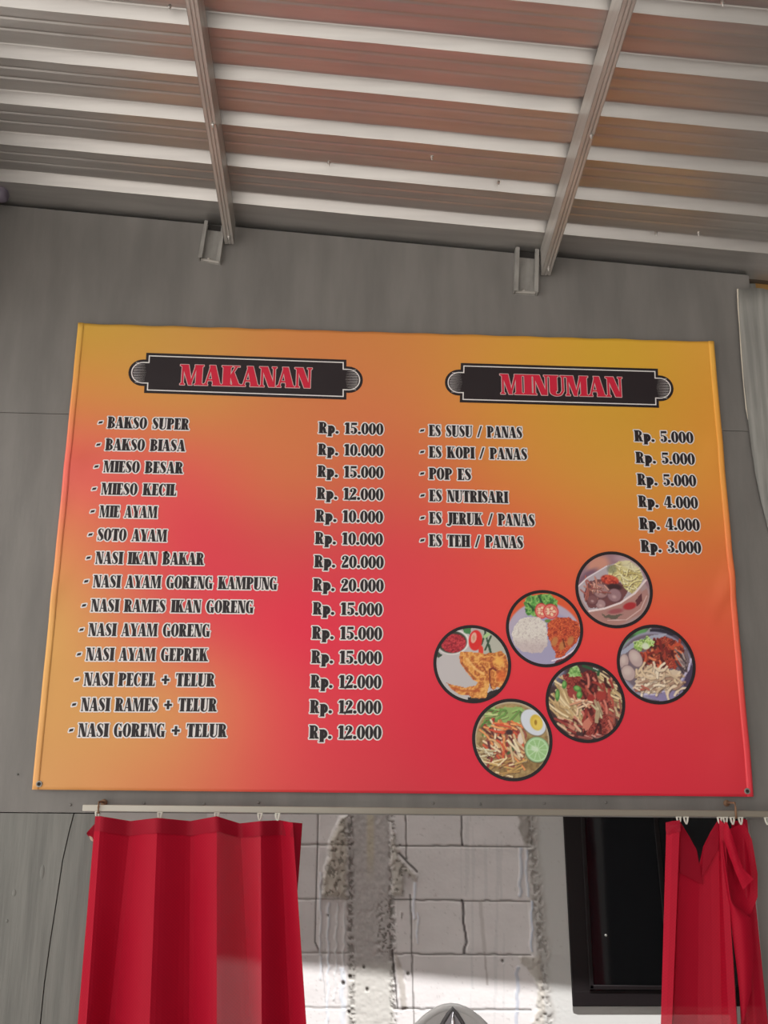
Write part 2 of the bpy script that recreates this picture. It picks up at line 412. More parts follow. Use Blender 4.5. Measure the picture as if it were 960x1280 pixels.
# vertical saw streaks on the blocks and joints
mixc((vnoise(px/3.0, py/120, 8) > 0.80)*(px > 575)*(px < 640)*1.0, (0.50, 0.49, 0.49), 0.35)
for yj, sd_ in ((1057, 1), (1125, 2), (1192, 3), (1261, 4), (1329, 5)):
    joint(492, yj, 664, yj+1.5, 1.0, 0.004, seed=sd_, wob=0.6)
    joint(340, yj-1, 438, yj-1, 1.0, 0.003, col=(0.30, 0.27, 0.25), seed=sd_+7, amt=0.6)
joint(576.5, 1016, 578, 1057, 1.2, 0.006, col=(0.06, 0.05, 0.05), seed=11)
joint(579, 1124, 582, 1192, 1.6, 0.006, col=(0.06, 0.05, 0.05), seed=12, wob=2)
joint(578, 1262, 580, 1330, 1.2, seed=13)
joint(398, 1012, 394, 1178, 0.9, 0.003, seed=14); joint(394, 1178, 402, 1196, 0.9, 0.003, seed=15)
joint(402, 1196, 411, 1290, 0.9, 0.002, col=(0.35, 0.34, 0.35), seed=16, amt=0.5)
joint(507, 1012, 508, 1075, 1.1, 0.003, seed=17); joint(513, 1118, 518, 1300, 1.0, 0.003, seed=18)
joint(606, 1190, 609, 1232, 1.2, 0.0, col=(0.33, 0.28, 0.26), seed=19, amt=0.6); joint(600, 1125, 606, 1190, 2.5, 0.0, col=(0.40, 0.36, 0.34), seed=20, amt=0.5)
# plaster by the window
mixc(ss(652, 668, px-(py-1020)*0.05+3*(fbm(px/6, py/6, 21)-0.5)), (0.47, 0.46, 0.44)); 
mixc(ss(666, 674, px-(py-1020)*0.05), (0.50, 0.49, 0.47), 0.8); h += 0.004*ss(652, 664, px-(py-1020)*0.05)
ed = np.abs(px-(663+(py-1020)*0.085)+5*(fbm(py/14, px/40, 22)-0.5)*2)
pit = (1-ss(2, 9, ed))*(fbm(px/3.2, py/4.0, 23) > 0.52)
h -= 0.004*pit; mixc(pit*1.0, (0.18, 0.165, 0.15), 0.6)
ed2 = (1-ss(5, 13, ed))*(fbm(px/7, py/9, 27)); mixc(ed2, (0.36, 0.33, 0.30), 0.8); h += 0.003*ed2
mk = pmask([(645, 1016), (662, 1016), (668, 1058), (656, 1056), (648, 1040)], 4, 4, 24); mixc(mk, (0.26, 0.235, 0.21), 0.85); h += 0.004*mk*fbm(px/4, py/4, 25)
mk = pmask([(644, 1196), (678, 1192), (682, 1240), (684, 1290), (664, 1290), (672, 1235), (656, 1208), (646, 1206)], 4, 4, 26)
mixc(mk, (0.42, 0.385, 0.34), 0.8); h += 0.010*mk*fbm(px/4, py/4, 28)
# poured column
colm = ss(432, 438, px)*(1-ss(484, 492, px-(py-1018)*0.02))
mixc(colm, (0.44, 0.41, 0.395)); c *= (1+colm*0.30*(fbm(px/3, py/3, 30)-0.5))[:, None]; h += colm*0.003*(fbm(px/4, py/4, 31)-0.6)
mixc(colm*(1-ss(2, 7, np.abs(px-463)))*(1-ss(1060, 1110, py)), (0.48, 0.42, 0.29), 0.6)
mixc(colm*ss(1195, 1215, py), (0.52, 0.50, 0.46), 0.8)  # sunlit lower part of the column painted paler
for ex, s2 in ((437, 33), (489, 34)):
    e = (1-ss(1.5, 6, np.abs(px-ex-(py-1018)*0.012+4*(fbm(py/12, px/30, s2)-0.5))))
    pt = e*(fbm(px/2.8, py/3.4, s2+5) > 0.5); h -= 0.004*pt; mixc(pt, (0.16, 0.145, 0.13), 0.55)
pt = colm*ss(1100, 1150, py)*(1-ss(1185, 1200, py))*ss(462, 485, px)*(fbm(px/2.5, py/2.5, 37) > 0.62); h -= 0.005*pt; mixc(pt, (0.16, 0.145, 0.13), 0.7)
# mortar squeezed out on both sides of the column
mk = pmask([(424, 1019), (437, 1019), (437, 1126), (398, 1124), (402, 1098), (410, 1052)], 7, 3, 40)
mixc(mk, (0.43, 0.385, 0.325), 0.9); h += mk*(0.006+0.010*fbm(px/5, py/8, 41)); q = mk*(fbm(px/4, py/4, 42) > 0.62); mixc(q, (0.14, 0.125, 0.11), 0.5); h -= 0.004*q
mk = pmask([(486, 1019), (495, 1040), (504, 1074), (522, 1091), (521, 1106), (507, 1094), (508, 1120), (487, 1126)], 6, 3, 44)
mixc(mk, (0.44, 0.405, 0.36), 0.9); h += mk*(0.006+0.010*fbm(px/5, py/5, 45)); q = mk*(fbm(px/4, py/4, 46) > 0.60); mixc(q, (0.12, 0.11, 0.10), 0.55); h -= 0.004*q
joint(498, 1066, 522, 1090, 1.6, 0.0, col=(0.10, 0.09, 0.085), seed=47)
mk = pmask([(490, 1190), (497, 1190), (506, 1216), (511, 1262), (500, 1262), (494, 1215)], 4, 2, 48); mixc(mk, (0.40, 0.36, 0.32), 0.8); h += 0.006*mk
joint(490, 1186, 497, 1262, 1.2, 0.004, col=(0.08, 0.07, 0.065), seed=49)
# cement and limewash drips
for (x0, y0, x1, y1, wd, cc) in ((400, 1090, 401, 1225, 1.6, (0.66, 0.67, 0.70)), (411, 1128, 409, 1290, 1.8, (0.64, 0.66, 0.70)), (422, 1128, 418, 1250, 1.4, (0.62, 0.62, 0.62)), (431, 1128, 429, 1230, 1.2, (0.60, 0.6, 0.6)),
                                 (518, 1102, 517, 1150, 2.4, (0.70, 0.72, 0.78)), (522, 1140, 521, 1180, 1.4, (0.66, 0.68, 0.74)), (503, 1140, 503, 1148, 1.5, (0.3, 0.27, 0.25)), (664, 1126, 665, 1190, 1.8, (0.46, 0.50, 0.58)), (651, 1060, 650, 1122, 2.6, (0.47, 0.49, 0.54)),
                                 (658, 1062, 659, 1122, 2.0, (0.47, 0.49, 0.54)), (647, 1208, 645, 1290, 3.0, (0.44, 0.46, 0.52)), (428, 1210, 428, 1290, 4.0, (0.6, 0.62, 0.66))):
    d = linedist(x0, y0, x1, y1, 1.5, int(x0)); k = 1-ss(wd*0.5, wd, d); mixc(k, cc, 0.85); h += 0.003*k
for (x0, y0, r) in ((438, 1221, 2.4), (429, 1229, 2.6), (459, 1237, 2.4), (455, 1209, 2), (436, 1265, 2.2), (510, 1217, 2.4), (410, 1144, 1.3), (628, 1201, 2.0), (500, 1056, 1)):
    k = 1-ss(r*0.5, r*1.2, np.hypot(px-x0, (py-y0)*0.8)); mixc(k, (0.09, 0.08, 0.07), 0.9); h -= 0.006*k
pt = (fbm(px/3.5, py/3.5, 60) > 0.80)*1.0; mixc(pt, (0.36, 0.33, 0.31), 0.35)
h *= 1-0.6*ss(1190, 1215, py)
h *= 1-ss(702, 710, px-(py-1020)*0.054)
P[:, 1] -= h
mb = MB()
G = P.reshape(nz, nx, 3); mb.grid(G.tolist())
ba = mb
wb = struct('wall_back', ba, M_back, cols=c, smooth=True, fix=False)
mb = MB()   # the rest of the same wall, plain blocks around the detailed stretch
for a, b in (((-2.2, YB, 0), (bx0, YB+0.1, 3.1)), ((bx1, YB, 0), (2.0, YB+0.1, 3.1)), ((bx0, YB, 0), (bx1, YB+0.1, bz0)), ((bx0, YB, bz1), (bx1, YB+0.1, 3.1))): mb.box(a, b)
struct('wall_back_blocks', mb, M_blk)
mb = MB(); mb.box((1.3, 0.03, 0), (1.36, YB, 3.2)); struct('wall_back_right', mb, M_wall)

# window in the back wall: black frame, dark pane
win = bpy.data.objects.new('window_1', None); COL.objects.link(win); win['kind'] = 'structure'
YW = YB-0.006
def quadbar(p0, p1, p2, p3, y0, y1, mbb):   # four pixel corners in the plane of the window
    a = [at(*p, YW) for p in (p0, p1, p2, p3)]
    mbb.hexa([(q[0], y0, q[2]) for q in a]+[(q[0], y1, q[2]) for q in a])
win.location = tuple(at(780, 1258, YW))
mb = MB()
quadbar((703, 1005), (726, 1005), (739, 1258), (716, 1258), YB-0.0080, YB+0.03, mb)
quadbar((716, 1238), (960, 1238), (962, 1258), (716, 1258), YB-0.0081, YB+0.03, mb)
quadbar((690, 960), (960, 960), (960, 985), (691, 985), YB-0.0081, YB+0.03, mb)
obj('window_frame', mb, M_frame, parent=win, bevel=0.003)
mb = MB()
quadbar((724, 990), (729, 990), (742, 1236), (737, 1236), YB-0.0120, YB, mb)
quadbar((737, 1231), (945, 1233), (945, 1238), (737, 1237), YB-0.0120, YB, mb)
obj('sash', mb, M_frame, parent=win, bevel=0.002)
mb = MB(); quadbar((814, 990), (819, 990), (843, 1236), (837, 1236), YB-0.0110, YB, mb)
obj('sash_stile', mb, M_frame, parent=win, bevel=0.002)
mb = MB(); quadbar((720, 970), (958, 970), (958, 1245), (732, 1245), YB-0.0040, YB-0.0015, mb)
obj('pane', mb, M_glass, parent=win)
p = at(757, 1169, YB-0.004); mb = MB(); mb.lathe(p, (0, -1, 0), [(0.004, 0), (0.004, 0.006), (0.002, 0.008)], 10); obj('catch', mb, M_screw, parent=win)

# dark recess and beams at the far right under the roof
b0 = at(960, 336, 0.12); 
mb = MB(); z = at(940, 345, 0.10)[2]; mb.box((1.10, 0.10, z-0.02), (2.0, 0.16, z+0.09))
o = obj('wooden_beam', mb, M_beam, loc=(1.5, 0.13, z-0.02)); tag(o, 'dark brown beam in the shadowy gap right of the grey wall top', 'beam')
z = at(955, 357, 0.06)[2]; mb = MB(); mb.box((1.180, 0.06, z-0.05), (1.9, 0.10, z+0.018))
o = obj('wooden_batten', mb, M_yellow, loc=(1.5, 0.08, z-0.05), bevel=0.002); tag(o, 'short yellow wooden batten end at the far right, above the grey plank', 'batten')
z = at(945, 359, 0.05)[2]; mb = MB(); mb.box((1.137, 0.05, z-0.06), (1.178, 0.09, z+0.014))
o = obj('timber_block', mb, M_plank, loc=(1.18, 0.07, z-0.06), bevel=0.002); tag(o, 'pale grey timber block between the wall top and the yellow batten', 'block')

# warped grey plank at the right edge, chipped along its left side
edge = [(922, 362), (923, 385), (925, 410), (927, 440), (930, 480), (933, 510), (935, 525), (939, 560), (944, 595), (951, 628), (958, 655), (967, 690)]
plk = empty('warped_plank', at(960, 690, -0.02), 'tall warped grey painted plank with a chipped pale left edge, right of the banner', 'plank')
G = []; Gb = []; chip = MB()
for i, (ex, ey) in enumerate(edge):
    k = i/(len(edge)-1)
    p = at(ex, ey, -0.022*(1-k)-0.003)
    row = []
    for s in np.linspace(0, 1, 14):
        X = p[0]+(1.385-p[0])*s
        zz = p[2]+(0.006*math.sin(s*9)-0.022*min(1, s*3) if i == 0 else 0)
        row.append((X, p[1]-0.05*math.sin(min(1, s*1.5)*math.pi/2)*(1-0.4*k)+0.004*math.sin(s*25+i*0.5), zz))
    G.append(row)
mb = MB(); mb.grid(G); o = obj('plank_board', mb, M_plank, parent=plk, smooth=True, solid=0.006)
L = [np.array(r[0]) for r in G[:7]]
mb = MB(); mb.tube([p+np.array([-0.001, -0.003, 0]) for p in L], [0.0025, 0.002, 0.0012, 0.002, 0.001, 0.0018, 0.0005], 6)
o = obj('chipped_edge', mb, M_raw, parent=plk); o['label'] = 'pale chipped edge'

# rounded purple-grey pipe end at the left edge under the roof
p = at(1, 243, -0.05)
mb = MB(); mb.lathe(p+np.array([-0.12, 0, 0.012]), (1, 0, -0.08), [(0.026, 0), (0.026, 0.10), (0.0285, 0.101), (0.0285, 0.125), (0.024, 0.137), (0.012, 0.143)], 20)
o = obj('pipe_end', mb, M_pipe, loc=p+np.array([-0.12, 0, -0.02]), smooth=True); tag(o, 'rounded purple-grey pipe end under the roof at the far left', 'pipe')

# ------------------------------------------------------------------ rafters and brackets
RD = np.array([-0.009, 0.993, -0.114]); RD /= RD[1]
def rafter(name, lx, rx, yy, web_right, label):
    Y0 = -0.012
    a = at(lx, yy, Y0); b = at(rx, yy, Y0)
    hgt = roof_z((a[0]+b[0])/2, Y0)-a[2]-0.001
    wd = max(0.030, b[0]-a[0]); x0 = a[0]
    t = 0.0016
    root = empty('roof_rafter', (x0+wd/2, Y0, a[2]), label, 'rafter', 'steel roof rafters')
    def ext(x, zt, xw, zh, L0=0.0, L1=3.35):   # bar along the slope
        def pt(X, Zz, l): return (X-0.009*(-l)*-1, Y0-l, Zz+0.1148*l)
        return [pt(x, zt, L1), pt(x+xw, zt, L1), pt(x+xw, zt, L0), pt(x, zt, L0), pt(x, zt+zh, L1), pt(x+xw, zt+zh, L1), pt(x+xw, zt+zh, L0), pt(x, zt+zh, L0)]
    z0 = a[2]
    mb = MB()
    wx = x0+wd-t if web_right else x0
    mb.hexa(ext(wx, z0, t, hgt)); o = obj('web', mb, M_steel, parent=root)
    mb = MB()
    # lower flange folded with two shallow flutes
    for k, (f0, f1, dz) in enumerate(((0, .30, 0), (.30, .42, .003), (.42, .62, 0), (.62, .74, .003), (.74, 1, 0))):
        mb.hexa(ext(x0+wd*f0, z0+dz, wd*(f1-f0), t))
    for f0 in (.30, .42, .62, .74): mb.hexa(ext(x0+wd*f0-t/2, z0, t, 0.004))
    obj('lower_flange', mb, M_steel, parent=root)
    mb = MB(); mb.hexa(ext(x0, z0+hgt-t, wd, t)); obj('upper_flange', mb, M_steel, parent=root)
    lx_ = x0 if web_right else x0+wd-t
    mb = MB(); mb.hexa(ext(lx_, z0, t, 0.012)); obj('lip', mb, M_steel, parent=root)
    for l in (0.04, 0.62 if not web_right else 0.52):
        mb = MB(); c0 = np.array([x0+wd*0.55, Y0-l, z0+0.1148*l]); mb.lathe(c0+np.array([0, 0, 0.002]), (0, 0, -1), [(0.0055, 0), (0.0055, 0.005), (0.003, 0.007), (0.0022, 0.014)], 8)
        obj('screw', mb, M_screw, parent=root)
    return root
rafter('l', 281, 292.5, 305, True, 'left galvanised steel roof rafter running from the wall towards the viewer')
rafter('r', 676, 688, 344, False, 'right galvanised steel roof rafter with a pale left side')

def bracket(tl, tr, br, bl, label):
    c0 = (at(*bl)+at(*br))/2
    root = empty('steel_bracket', c0+np.array([0, -0.0005, 0]), label, 'bracket', 'steel brackets on the wall under the roof')
    A, B, Cc, D = at(*tl), at(*tr), at(*br), at(*bl)
    def lerp(u, v): return (A*(1-u)+B*u)*(1-v)+(D*(1-u)+Cc*u)*v
    def plate(u0, v0, u1, v1, y0, y1, mbb):
        q = [lerp(u0, v1), lerp(u1, v1), lerp(u1, v0), lerp(u0, v0)]
        mbb.hexa([(p[0], y0, p[2]) for p in q]+[(p[0], y1, p[2]) for p in q])
    mb = MB(); plate(0, 0.0, 1, 1, -0.002, -0.0003, mb); obj('back_plate', mb, M_brk, parent=root)
    for u0, u1, l0, l1 in ((0, 0.06, 0.0, 0.17), (0.94, 1, 0.83, 1.0)):
        mb = MB(); plate(u0, 0.0, u1, 1, -0.026, -0.002, mb); plate(l0, 0.0, l1, 1, -0.028, -0.026, mb)
        obj('side_flange', mb, M_brk, parent=root, bevel=0.0006)
    mb = MB(); plate(0.08, 0.93, 0.92, 0.985, -0.010, -0.002, mb); o = obj('bottom_lip', mb, M_steel, parent=root, bevel=0.001)
    mb = MB(); mb.lathe(lerp(0.42, 0.92)+np.array([0, -0.002, 0]), (0, -1, 0), [(0.006, 0), (0.006, 0.004), (0.003, 0.008)], 8); obj('screw', mb, M_screw, parent=root)
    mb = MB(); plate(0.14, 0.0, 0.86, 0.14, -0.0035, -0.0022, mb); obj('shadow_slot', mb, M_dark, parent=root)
bracket((257, 281), (283, 284), (276, 332), (249, 327), 'tilted grey steel bracket on the wall beside the left rafter')
bracket((643, 314), (672, 317), (671, 370), (641, 368), 'upright grey steel bracket on the wall beside the right rafter')

# ------------------------------------------------------------------ banner
BY = -0.014
BASE = at(491, 992, BY)
ban = empty('menu_banner', BASE, 'large orange and red printed menu banner fixed on the grey wall', 'banner')
TL, TR, BR, BL = at(98, 404, BY), at(892, 427, BY), at(942, 996, BY), at(40, 987, BY)
BK = 0.78
ctrl = np.array([
 [(207,162,66),(203,150,72),(202,130,72),(202,130,68),(203,146,60),(200,156,50),(205,150,58)],
 [(212,138,72),(206,140,72),(204,122,72),(204,120,70),(203,140,58),(197,148,50),(203,140,52)],
 [(218,98,84),(216,92,78),(205,110,70),(204,97,68),(204,124,60),(200,140,56),(205,134,56)],
 [(214,130,82),(214,68,74),(206,72,70),(208,66,70),(211,84,62),(205,112,58),(200,106,56)],
 [(208,154,84),(212,92,78),(216,50,70),(211,55,70),(215,64,62),(212,70,58),(202,84,58)],
 [(206,152,84),(208,138,82),(214,72,72),(206,45,64),(206,40,60),(202,48,60),(196,56,56)],
 [(206,150,88),(206,124,78),(208,72,68),(198,46,60),(202,36,58),(197,36,56),(192,42,56)]], float)
cl = lin(ctrl)/BK
def cub(A, t):   # Catmull-Rom along first axis
    n = A.shape[0]; x = np.clip(t, 0, 1)*(n-1); i = np.clip(np.floor(x).astype(int), 0, n-2); f = (x-i)[:, None, None] if A.ndim == 3 else (x-i)[:, None]
    g = lambda j: A[np.clip(j, 0, n-1)]
    p0, p1, p2, p3 = g(i-1), g(i), g(i+1), g(i+2)
    return p1+0.5*f*(p2-p0+f*(2*p0-5*p1+4*p2-p3+f*(3*(p1-p2)+p3-p0)))
nu, nv = 180, 130
us = np.linspace(0, 1, nu); vs = np.linspace(0, 1, nv)
rows = cub(cl, vs)                                   # nv x 7 x 3
full = np.stack([cub(rows[r], us) for r in range(nv)])  # nv x nu x 3
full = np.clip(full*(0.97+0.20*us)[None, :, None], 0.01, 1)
def wrinkle(u, v):   # out of the wall, metres; lives near the edges
    e = 0
    for (cu, cv, du, dv, a) in ((0.992, 0.56, 0.014, 0.05, 0.008), (0.982, 0.62, 0.010, 0.03, -0.003), (0.01, 0.33, 0.02, 0.03, 0.005), (0.015, 0.42, 0.02, 0.05, -0.003), (0.98, 0.92, 0.03, 0.05, 0.004),
                                (0.0, 0.62, 0.012, 0.06, 0.004), (0.99, 0.25, 0.015, 0.04, 0.004), (0.57, 0.41, 0.01, 0.05, 0.0006)):
        e = e+a*np.exp(-((u-cu+(v-cv)*0.3)/du)**2-((v-cv)/dv)**2)
    edge = np.exp(-np.minimum(u, 1-u)/0.012)+np.exp(-np.minimum(v, 1-v)/0.012)
    return e+edge*0.003*(vnoise(u*28, v*22, 77)-0.35)
UU, VV = np.meshgrid(us, vs)
Pb = (TL*(1-UU)[..., None]+TR*UU[..., None])*(1-VV)[..., None]+(BL*(1-UU)[..., None]+BR*UU[..., None])*VV[..., None]
scal = 0.0022*np.sin(UU*math.pi*13)**2
Pb[..., 2] -= scal*np.exp(-VV/0.01); 
Pb[..., 1] -= wrinkle(UU, VV)
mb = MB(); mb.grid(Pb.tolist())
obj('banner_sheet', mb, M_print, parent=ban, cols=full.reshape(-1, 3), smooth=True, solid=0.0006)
# folded hems down both sides
for nm, u0, u1 in (('l', 0.0, 0.009), ('r', 0.991, 1.0)):
    G = []; cc = []
    for v in np.linspace(0.0, 1, 70):
        row = []
        for s in np.linspace(0, 1, 4):
            u = u0+(u1-u0)*s
            p = (TL*(1-u)+TR*u)*(1-v)+(BL*(1-u)+BR*u)*v
            p = p+np.array([0, -float(wrinkle(np.array(u), np.array(v)))-0.0012-0.0012*math.sin(s*math.pi), 0])
            row.append(p); i = int(v*(nv-1)); j = int(u*(nu-1)); cc.append(np.minimum(full[i, j]*1.12+0.02, 1))
        G.append(row)
    mb = MB(); mb.grid(G); obj('side_hem', mb, M_print, parent=ban, cols=np.array(cc), smooth=True, solid=0.0006)
for (gx, gy) in ((49, 980), (934, 989)):
    mb = MB(); p = at(gx, gy, BY-0.0015); 
    mb.lathe(p, (0, -1, 0), [(0.0085, 0), (0.0085, 0.0018), (0.0065, 0.0026), (0.005, 0.0014)], 20)
    e = obj('eyelet', mb, M_brk, parent=ban, smooth=True); e['label'] = 'small metal eyelet'
    mb = MB(); mb.lathe(p+np.array([0, -0.0012, 0]), (0, -1, 0), [(0.005, 0), (0.005, 0.0009)], 16); obj('eyelet_hole', mb, M_dark, parent=e)

# --- lettering: heavy condensed wedge-serif capitals, each glyph a set of convex pieces (cap height 1)
SW = 0.285; HL = 0.075
def bar(x0, x1, y0, y1): return [(x0, y0), (x1, y0), (x1, y1), (x0, y1)]
def serif(x0, x1, topp=False, e=0.05):
    return [(x0-e, 1), (x0-e, 0.945), (x0, 0.90), (x1, 0.90), (x1+e, 0.945), (x1+e, 1)] if topp else [(x0-e, 0), (x1+e, 0), (x1+e, 0.055), (x1, 0.10), (x0, 0.10), (x0-e, 0.055)]
def stem(x, wd=SW, t=True, b=True, e=0.05):
    r = [bar(x, x+wd, 0, 1)]
    if t: r.append(serif(x, x+wd, True, e))
    if b: r.append(serif(x, x+wd, False, e))
    return r
def ring(cx, cy, rx, ry, ix, iy, a0=0, a1=360, icx=None, n=22):
    icx = cx if icx is None else icx; out = []
    n = max(4, int(n*abs(a1-a0)/360))
    for k in range(n):
        t0 = math.radians(a0+(a1-a0)*k/n); t1 = math.radians(a0+(a1-a0)*(k+1)/n)
        out.append([(cx+rx*math.cos(t0), cy+ry*math.sin(t0)), (cx+rx*math.cos(t1), cy+ry*math.sin(t1)), (icx+ix*math.cos(t1), cy+iy*math.sin(t1)), (icx+ix*math.cos(t0), cy+iy*math.sin(t0))])
    return out
def path(pts, sub=3):
    P = np.array(pts, float); n = len(P); t = np.linspace(0, 1, (n-1)*sub+1); Q = cub(P, t); out = []
    L = []; R_ = []
    for i in range(len(Q)):
        d = Q[min(i+1, len(Q)-1)]-Q[max(i-1, 0)]; d = d[:2]/(np.linalg.norm(d[:2])+1e-9); nn = np.array([-d[1], d[0]])
        L.append(tuple(Q[i][:2]+nn*Q[i][2]/2)); R_.append(tuple(Q[i][:2]-nn*Q[i][2]/2))
    for i in range(len(Q)-1): out.append([R_[i], R_[i+1], L[i+1], L[i]])
    return out
def ell(cx, cy, rx, ry, n=12): return [(cx+rx*math.cos(2*math.pi*k/n), cy+ry*math.sin(2*math.pi*k/n)) for k in range(n)]
s = SW
armT = lambda x0, x1: [bar(x0, x1, 0.925, 1), [(x1, 1), (x1-0.13, 0.93), (x1-0.05, 0.80), (x1, 0.66)]]
armB = lambda x0, x1: [bar(x0, x1, 0, 0.075), [(x1, 0), (x1, 0.36), (x1-0.05, 0.20), (x1-0.13, 0.07)]]
armM = lambda x0, x1: [bar(x0, x1+.03, 0.475, 0.545), [(x1+.03, 0.35), (x1+.03, 0.67), (x1-0.005, 0.56), (x1-0.005, 0.46)]]
Spath = [(.44, .76, .03), (.40, .90, .06), (.28, .962, .075), (.155, .89, .14), (.135, .75, .21), (.21, .60, .255), (.31, .47, .27), (.395, .31, .23), (.38, .14, .15), (.26, .04, .075), (.13, .09, .06), (.08, .24, .03)]
GL = {
 'I': (stem(.05), .335), 'E': (stem(.05)+armT(.05, .51)+armB(.05, .53)+armM(.28, .41), .555), 'L': (stem(.05)+armB(.05, .51), .535),
 'T': (stem(.19, t=False)+[bar(.02, .60, .925, 1), [(.60, 1), (.47, .93), (.55, .80), (.60, .66)], [(.02, 1), (.02, .66), (.07, .80), (.15, .93)]], .62),
 'H': (stem(.05)+stem(.42)+[bar(.2, .5, .46, .55)], .71),
 'N': ([bar(.07, .145, 0, 1), serif(.07, .145), [(.0, 1), (.0, .945), (.07, .90), (.28, 1)], [(.06, 1), (.31, 1), (.60, 0), (.37, 0)], bar(.525, .60, 0, 1), serif(.525, .60, True)], .655),
 'M': ([bar(.07, .14, 0, 1), serif(.07, .14), [(.0, 1), (.0, .945), (.07, .90), (.28, 1)], [(.06, 1), (.31, 1), (.47, 0), (.33, 0)], [(.37, 0), (.43, 0), (.66, 1), (.57, 1)]]+stem(.60, .23), .885),
 'A': ([[(.06, 0), (.125, 0), (.335, 1), (.26, 1)], [(.22, 1), (.44, 1), (.655, 0), (.38, 0)], bar(.13, .50, .24, .315), serif(.06, .125), serif(.40, .635)], .69),
 'Y': ([bar(.21, .21+s, 0, .5), serif(.21, .21+s), [(.03, 1), (.28, 1), (.445, .44), (.21, .44)], [(.53, 1), (.60, 1), (.445, .40), (.37, .40)], [(-.01, 1), (-.01, .945), (.30, .945), (.33, 1)], [(.47, 1), (.48, .945), (.66, .945), (.66, 1)]], .65),
 'K': (stem(.05)+[[(.27, .40), (.31, .34), (.60, 1), (.52, 1)], [(.32, .50), (.46, .70), (.69, 0), (.43, 0)], [(.43, 1), (.44, .945), (.67, .945), (.67, 1)], serif(.43, .69)], .735),
 'B': (stem(.05)+ring(.30, .745, .27, .255, .085, .18, -90, 90)+ring(.30, .265, .32, .265, .10, .19, -90, 90)+[bar(.2,.31,.935,1),bar(.2,.31,0,.07),bar(.2,.31,.47,.55)], .645),
 'P': (stem(.05)+ring(.30, .71, .30, .29, .09, .215, -90, 90)+[bar(.2,.31,.93,1),bar(.2,.31,.42,.49)], .615),
 'R': (stem(.05)+ring(.30, .735, .29, .265, .09, .19, -90, 90)+[bar(.2,.31,.93,1),bar(.2,.36,.46,.53)]+[[(.32, .47), (.45, .52), (.53, .42), (.575, .12), (.38, .05), (.36, .36)], [(.38, .06), (.45, 0), (.66, 0), (.67, .06), (.575, .14)]], .67),
 'O': (ring(.31, .5, .31, .515, .075, .44), .62),
 'C': (ring(.31, .5, .31, .515, .12, .44, 48, 312, .35)+[[(.54, .64), (.54, 1.0), (.49, .97), (.40, .94), (.48, .80)], [(.55, .34), (.50, .10), (.42, .04), (.46, .16)]], .57),
 'G': (ring(.31, .5, .31, .515, .12, .44, 48, 300, .35)+[[(.54, .66), (.54, 1.0), (.49, .97), (.40, .94), (.48, .80)], bar(.37, .60, .06, .44), [(.33, .45), (.33, .40), (.65, .40), (.65, .45)], [(.37, .06), (.60, .06), (.585, -.01), (.46, .0)]], .66),
 'S': (path(Spath)+[[(.47, 1), (.44, .95), (.40, .86), (.43, .72), (.475, .66)], [(.045, 0), (.045, .36), (.09, .28), (.13, .12), (.08, .05)]], .535),
 'J': ([bar(.19, .19+s, .12, 1), serif(.19, .19+s, True)]+path([(.307, .16, .235), (.285, .02, .20), (.20, -.09, .12), (.10, -.10, .06)])+[ell(.09, -.04, .09, .085)], .475),
 'U': ([bar(.05, .05+s, .22, 1), serif(.05, .05+s, True), bar(.515, .59, .22, 1), serif(.515, .59, True)]+path([(.1675, .26, .235), (.18, .14, .225), (.26, .035, .12), (.36, .02, .08), (.47, .07, .08), (.5525, .24, .075)]), .65),
 '+': ([bar(.06, .66, .40, .57), bar(.26, .46, .16, .82)], .72), '/': ([[(.0, .0), (.14, .0), (.46, 1), (.32, 1)]], .46),
 '-': ([[(.0, .36), (.33, .42), (.38, .62), (.06, .57)]], .40), '.': ([ell(.13, .115, .125, .125)], .27),
 '0': (ring(.28, .49, .28, .51, .06, .42), .565), '1': (stem(.11, .25, t=False, e=.07)+[[(.0, .80), (.11, .80), (.11, 1), (.07, .93), (.0, .87)]], .45),
 '2': (path([(.13, .72, .10), (.12, .85, .12), (.26, .96, .09), (.40, .86, .19), (.40, .72, .23), (.30, .52, .18), (.16, .30, .11), (.08, .14, .09)])+[ell(.13, .74, .10, .095), [(.03, 0), (.50, 0), (.52, .30), (.47, .20), (.03, .17)]], .555),
 '3': (ring(.22, .745, .28, .255, .08, .18, -80, 110)+ring(.22, .265, .31, .265, .09, .19, -115, 85)+[ell(.12, .80, .10, .09), ell(.12, .20, .105, .095), bar(.16, .32, .48, .56)], .56),
 '4': ([bar(.27, .50, 0, 1), serif(.27, .50, False, .06), [(.0, .28), (.08, .28), (.34, .98), (.27, 1)], bar(.0, .60, .24, .33)], .62),
 '5': ([[(.06, .80), (.50, .80), (.50, 1), (.44, .96), (.06, .99)], [(.06, .99), (.06, .50), (.12, .50), (.12, .99)]]+ring(.20, .31, .32, .31, .09, .23, -110, 115)+[ell(.12, .19, .105, .10)], .555),
 'p': ([bar(.05, .05+s, -.25, .70), [(-.01, -.25), (.34, -.25), (.34, -.195), (-.01, -.195)], [(.0, .70), (.0, .65), (.06, .62), (.15, .70)]]+ring(.275, .355, .30, .355, .07, .27, -95, 95), .605),
}
def layout(text, gap=0.035, space=0.30):
    pcs = []; x = 0
    for ch in text:
        if ch == ' ': x += space; continue
        g, adv = GL[ch]
        pcs.append([[(px_+x, py_) for px_, py_ in q] for q in g]); x += adv+gap
    return pcs, x-gap
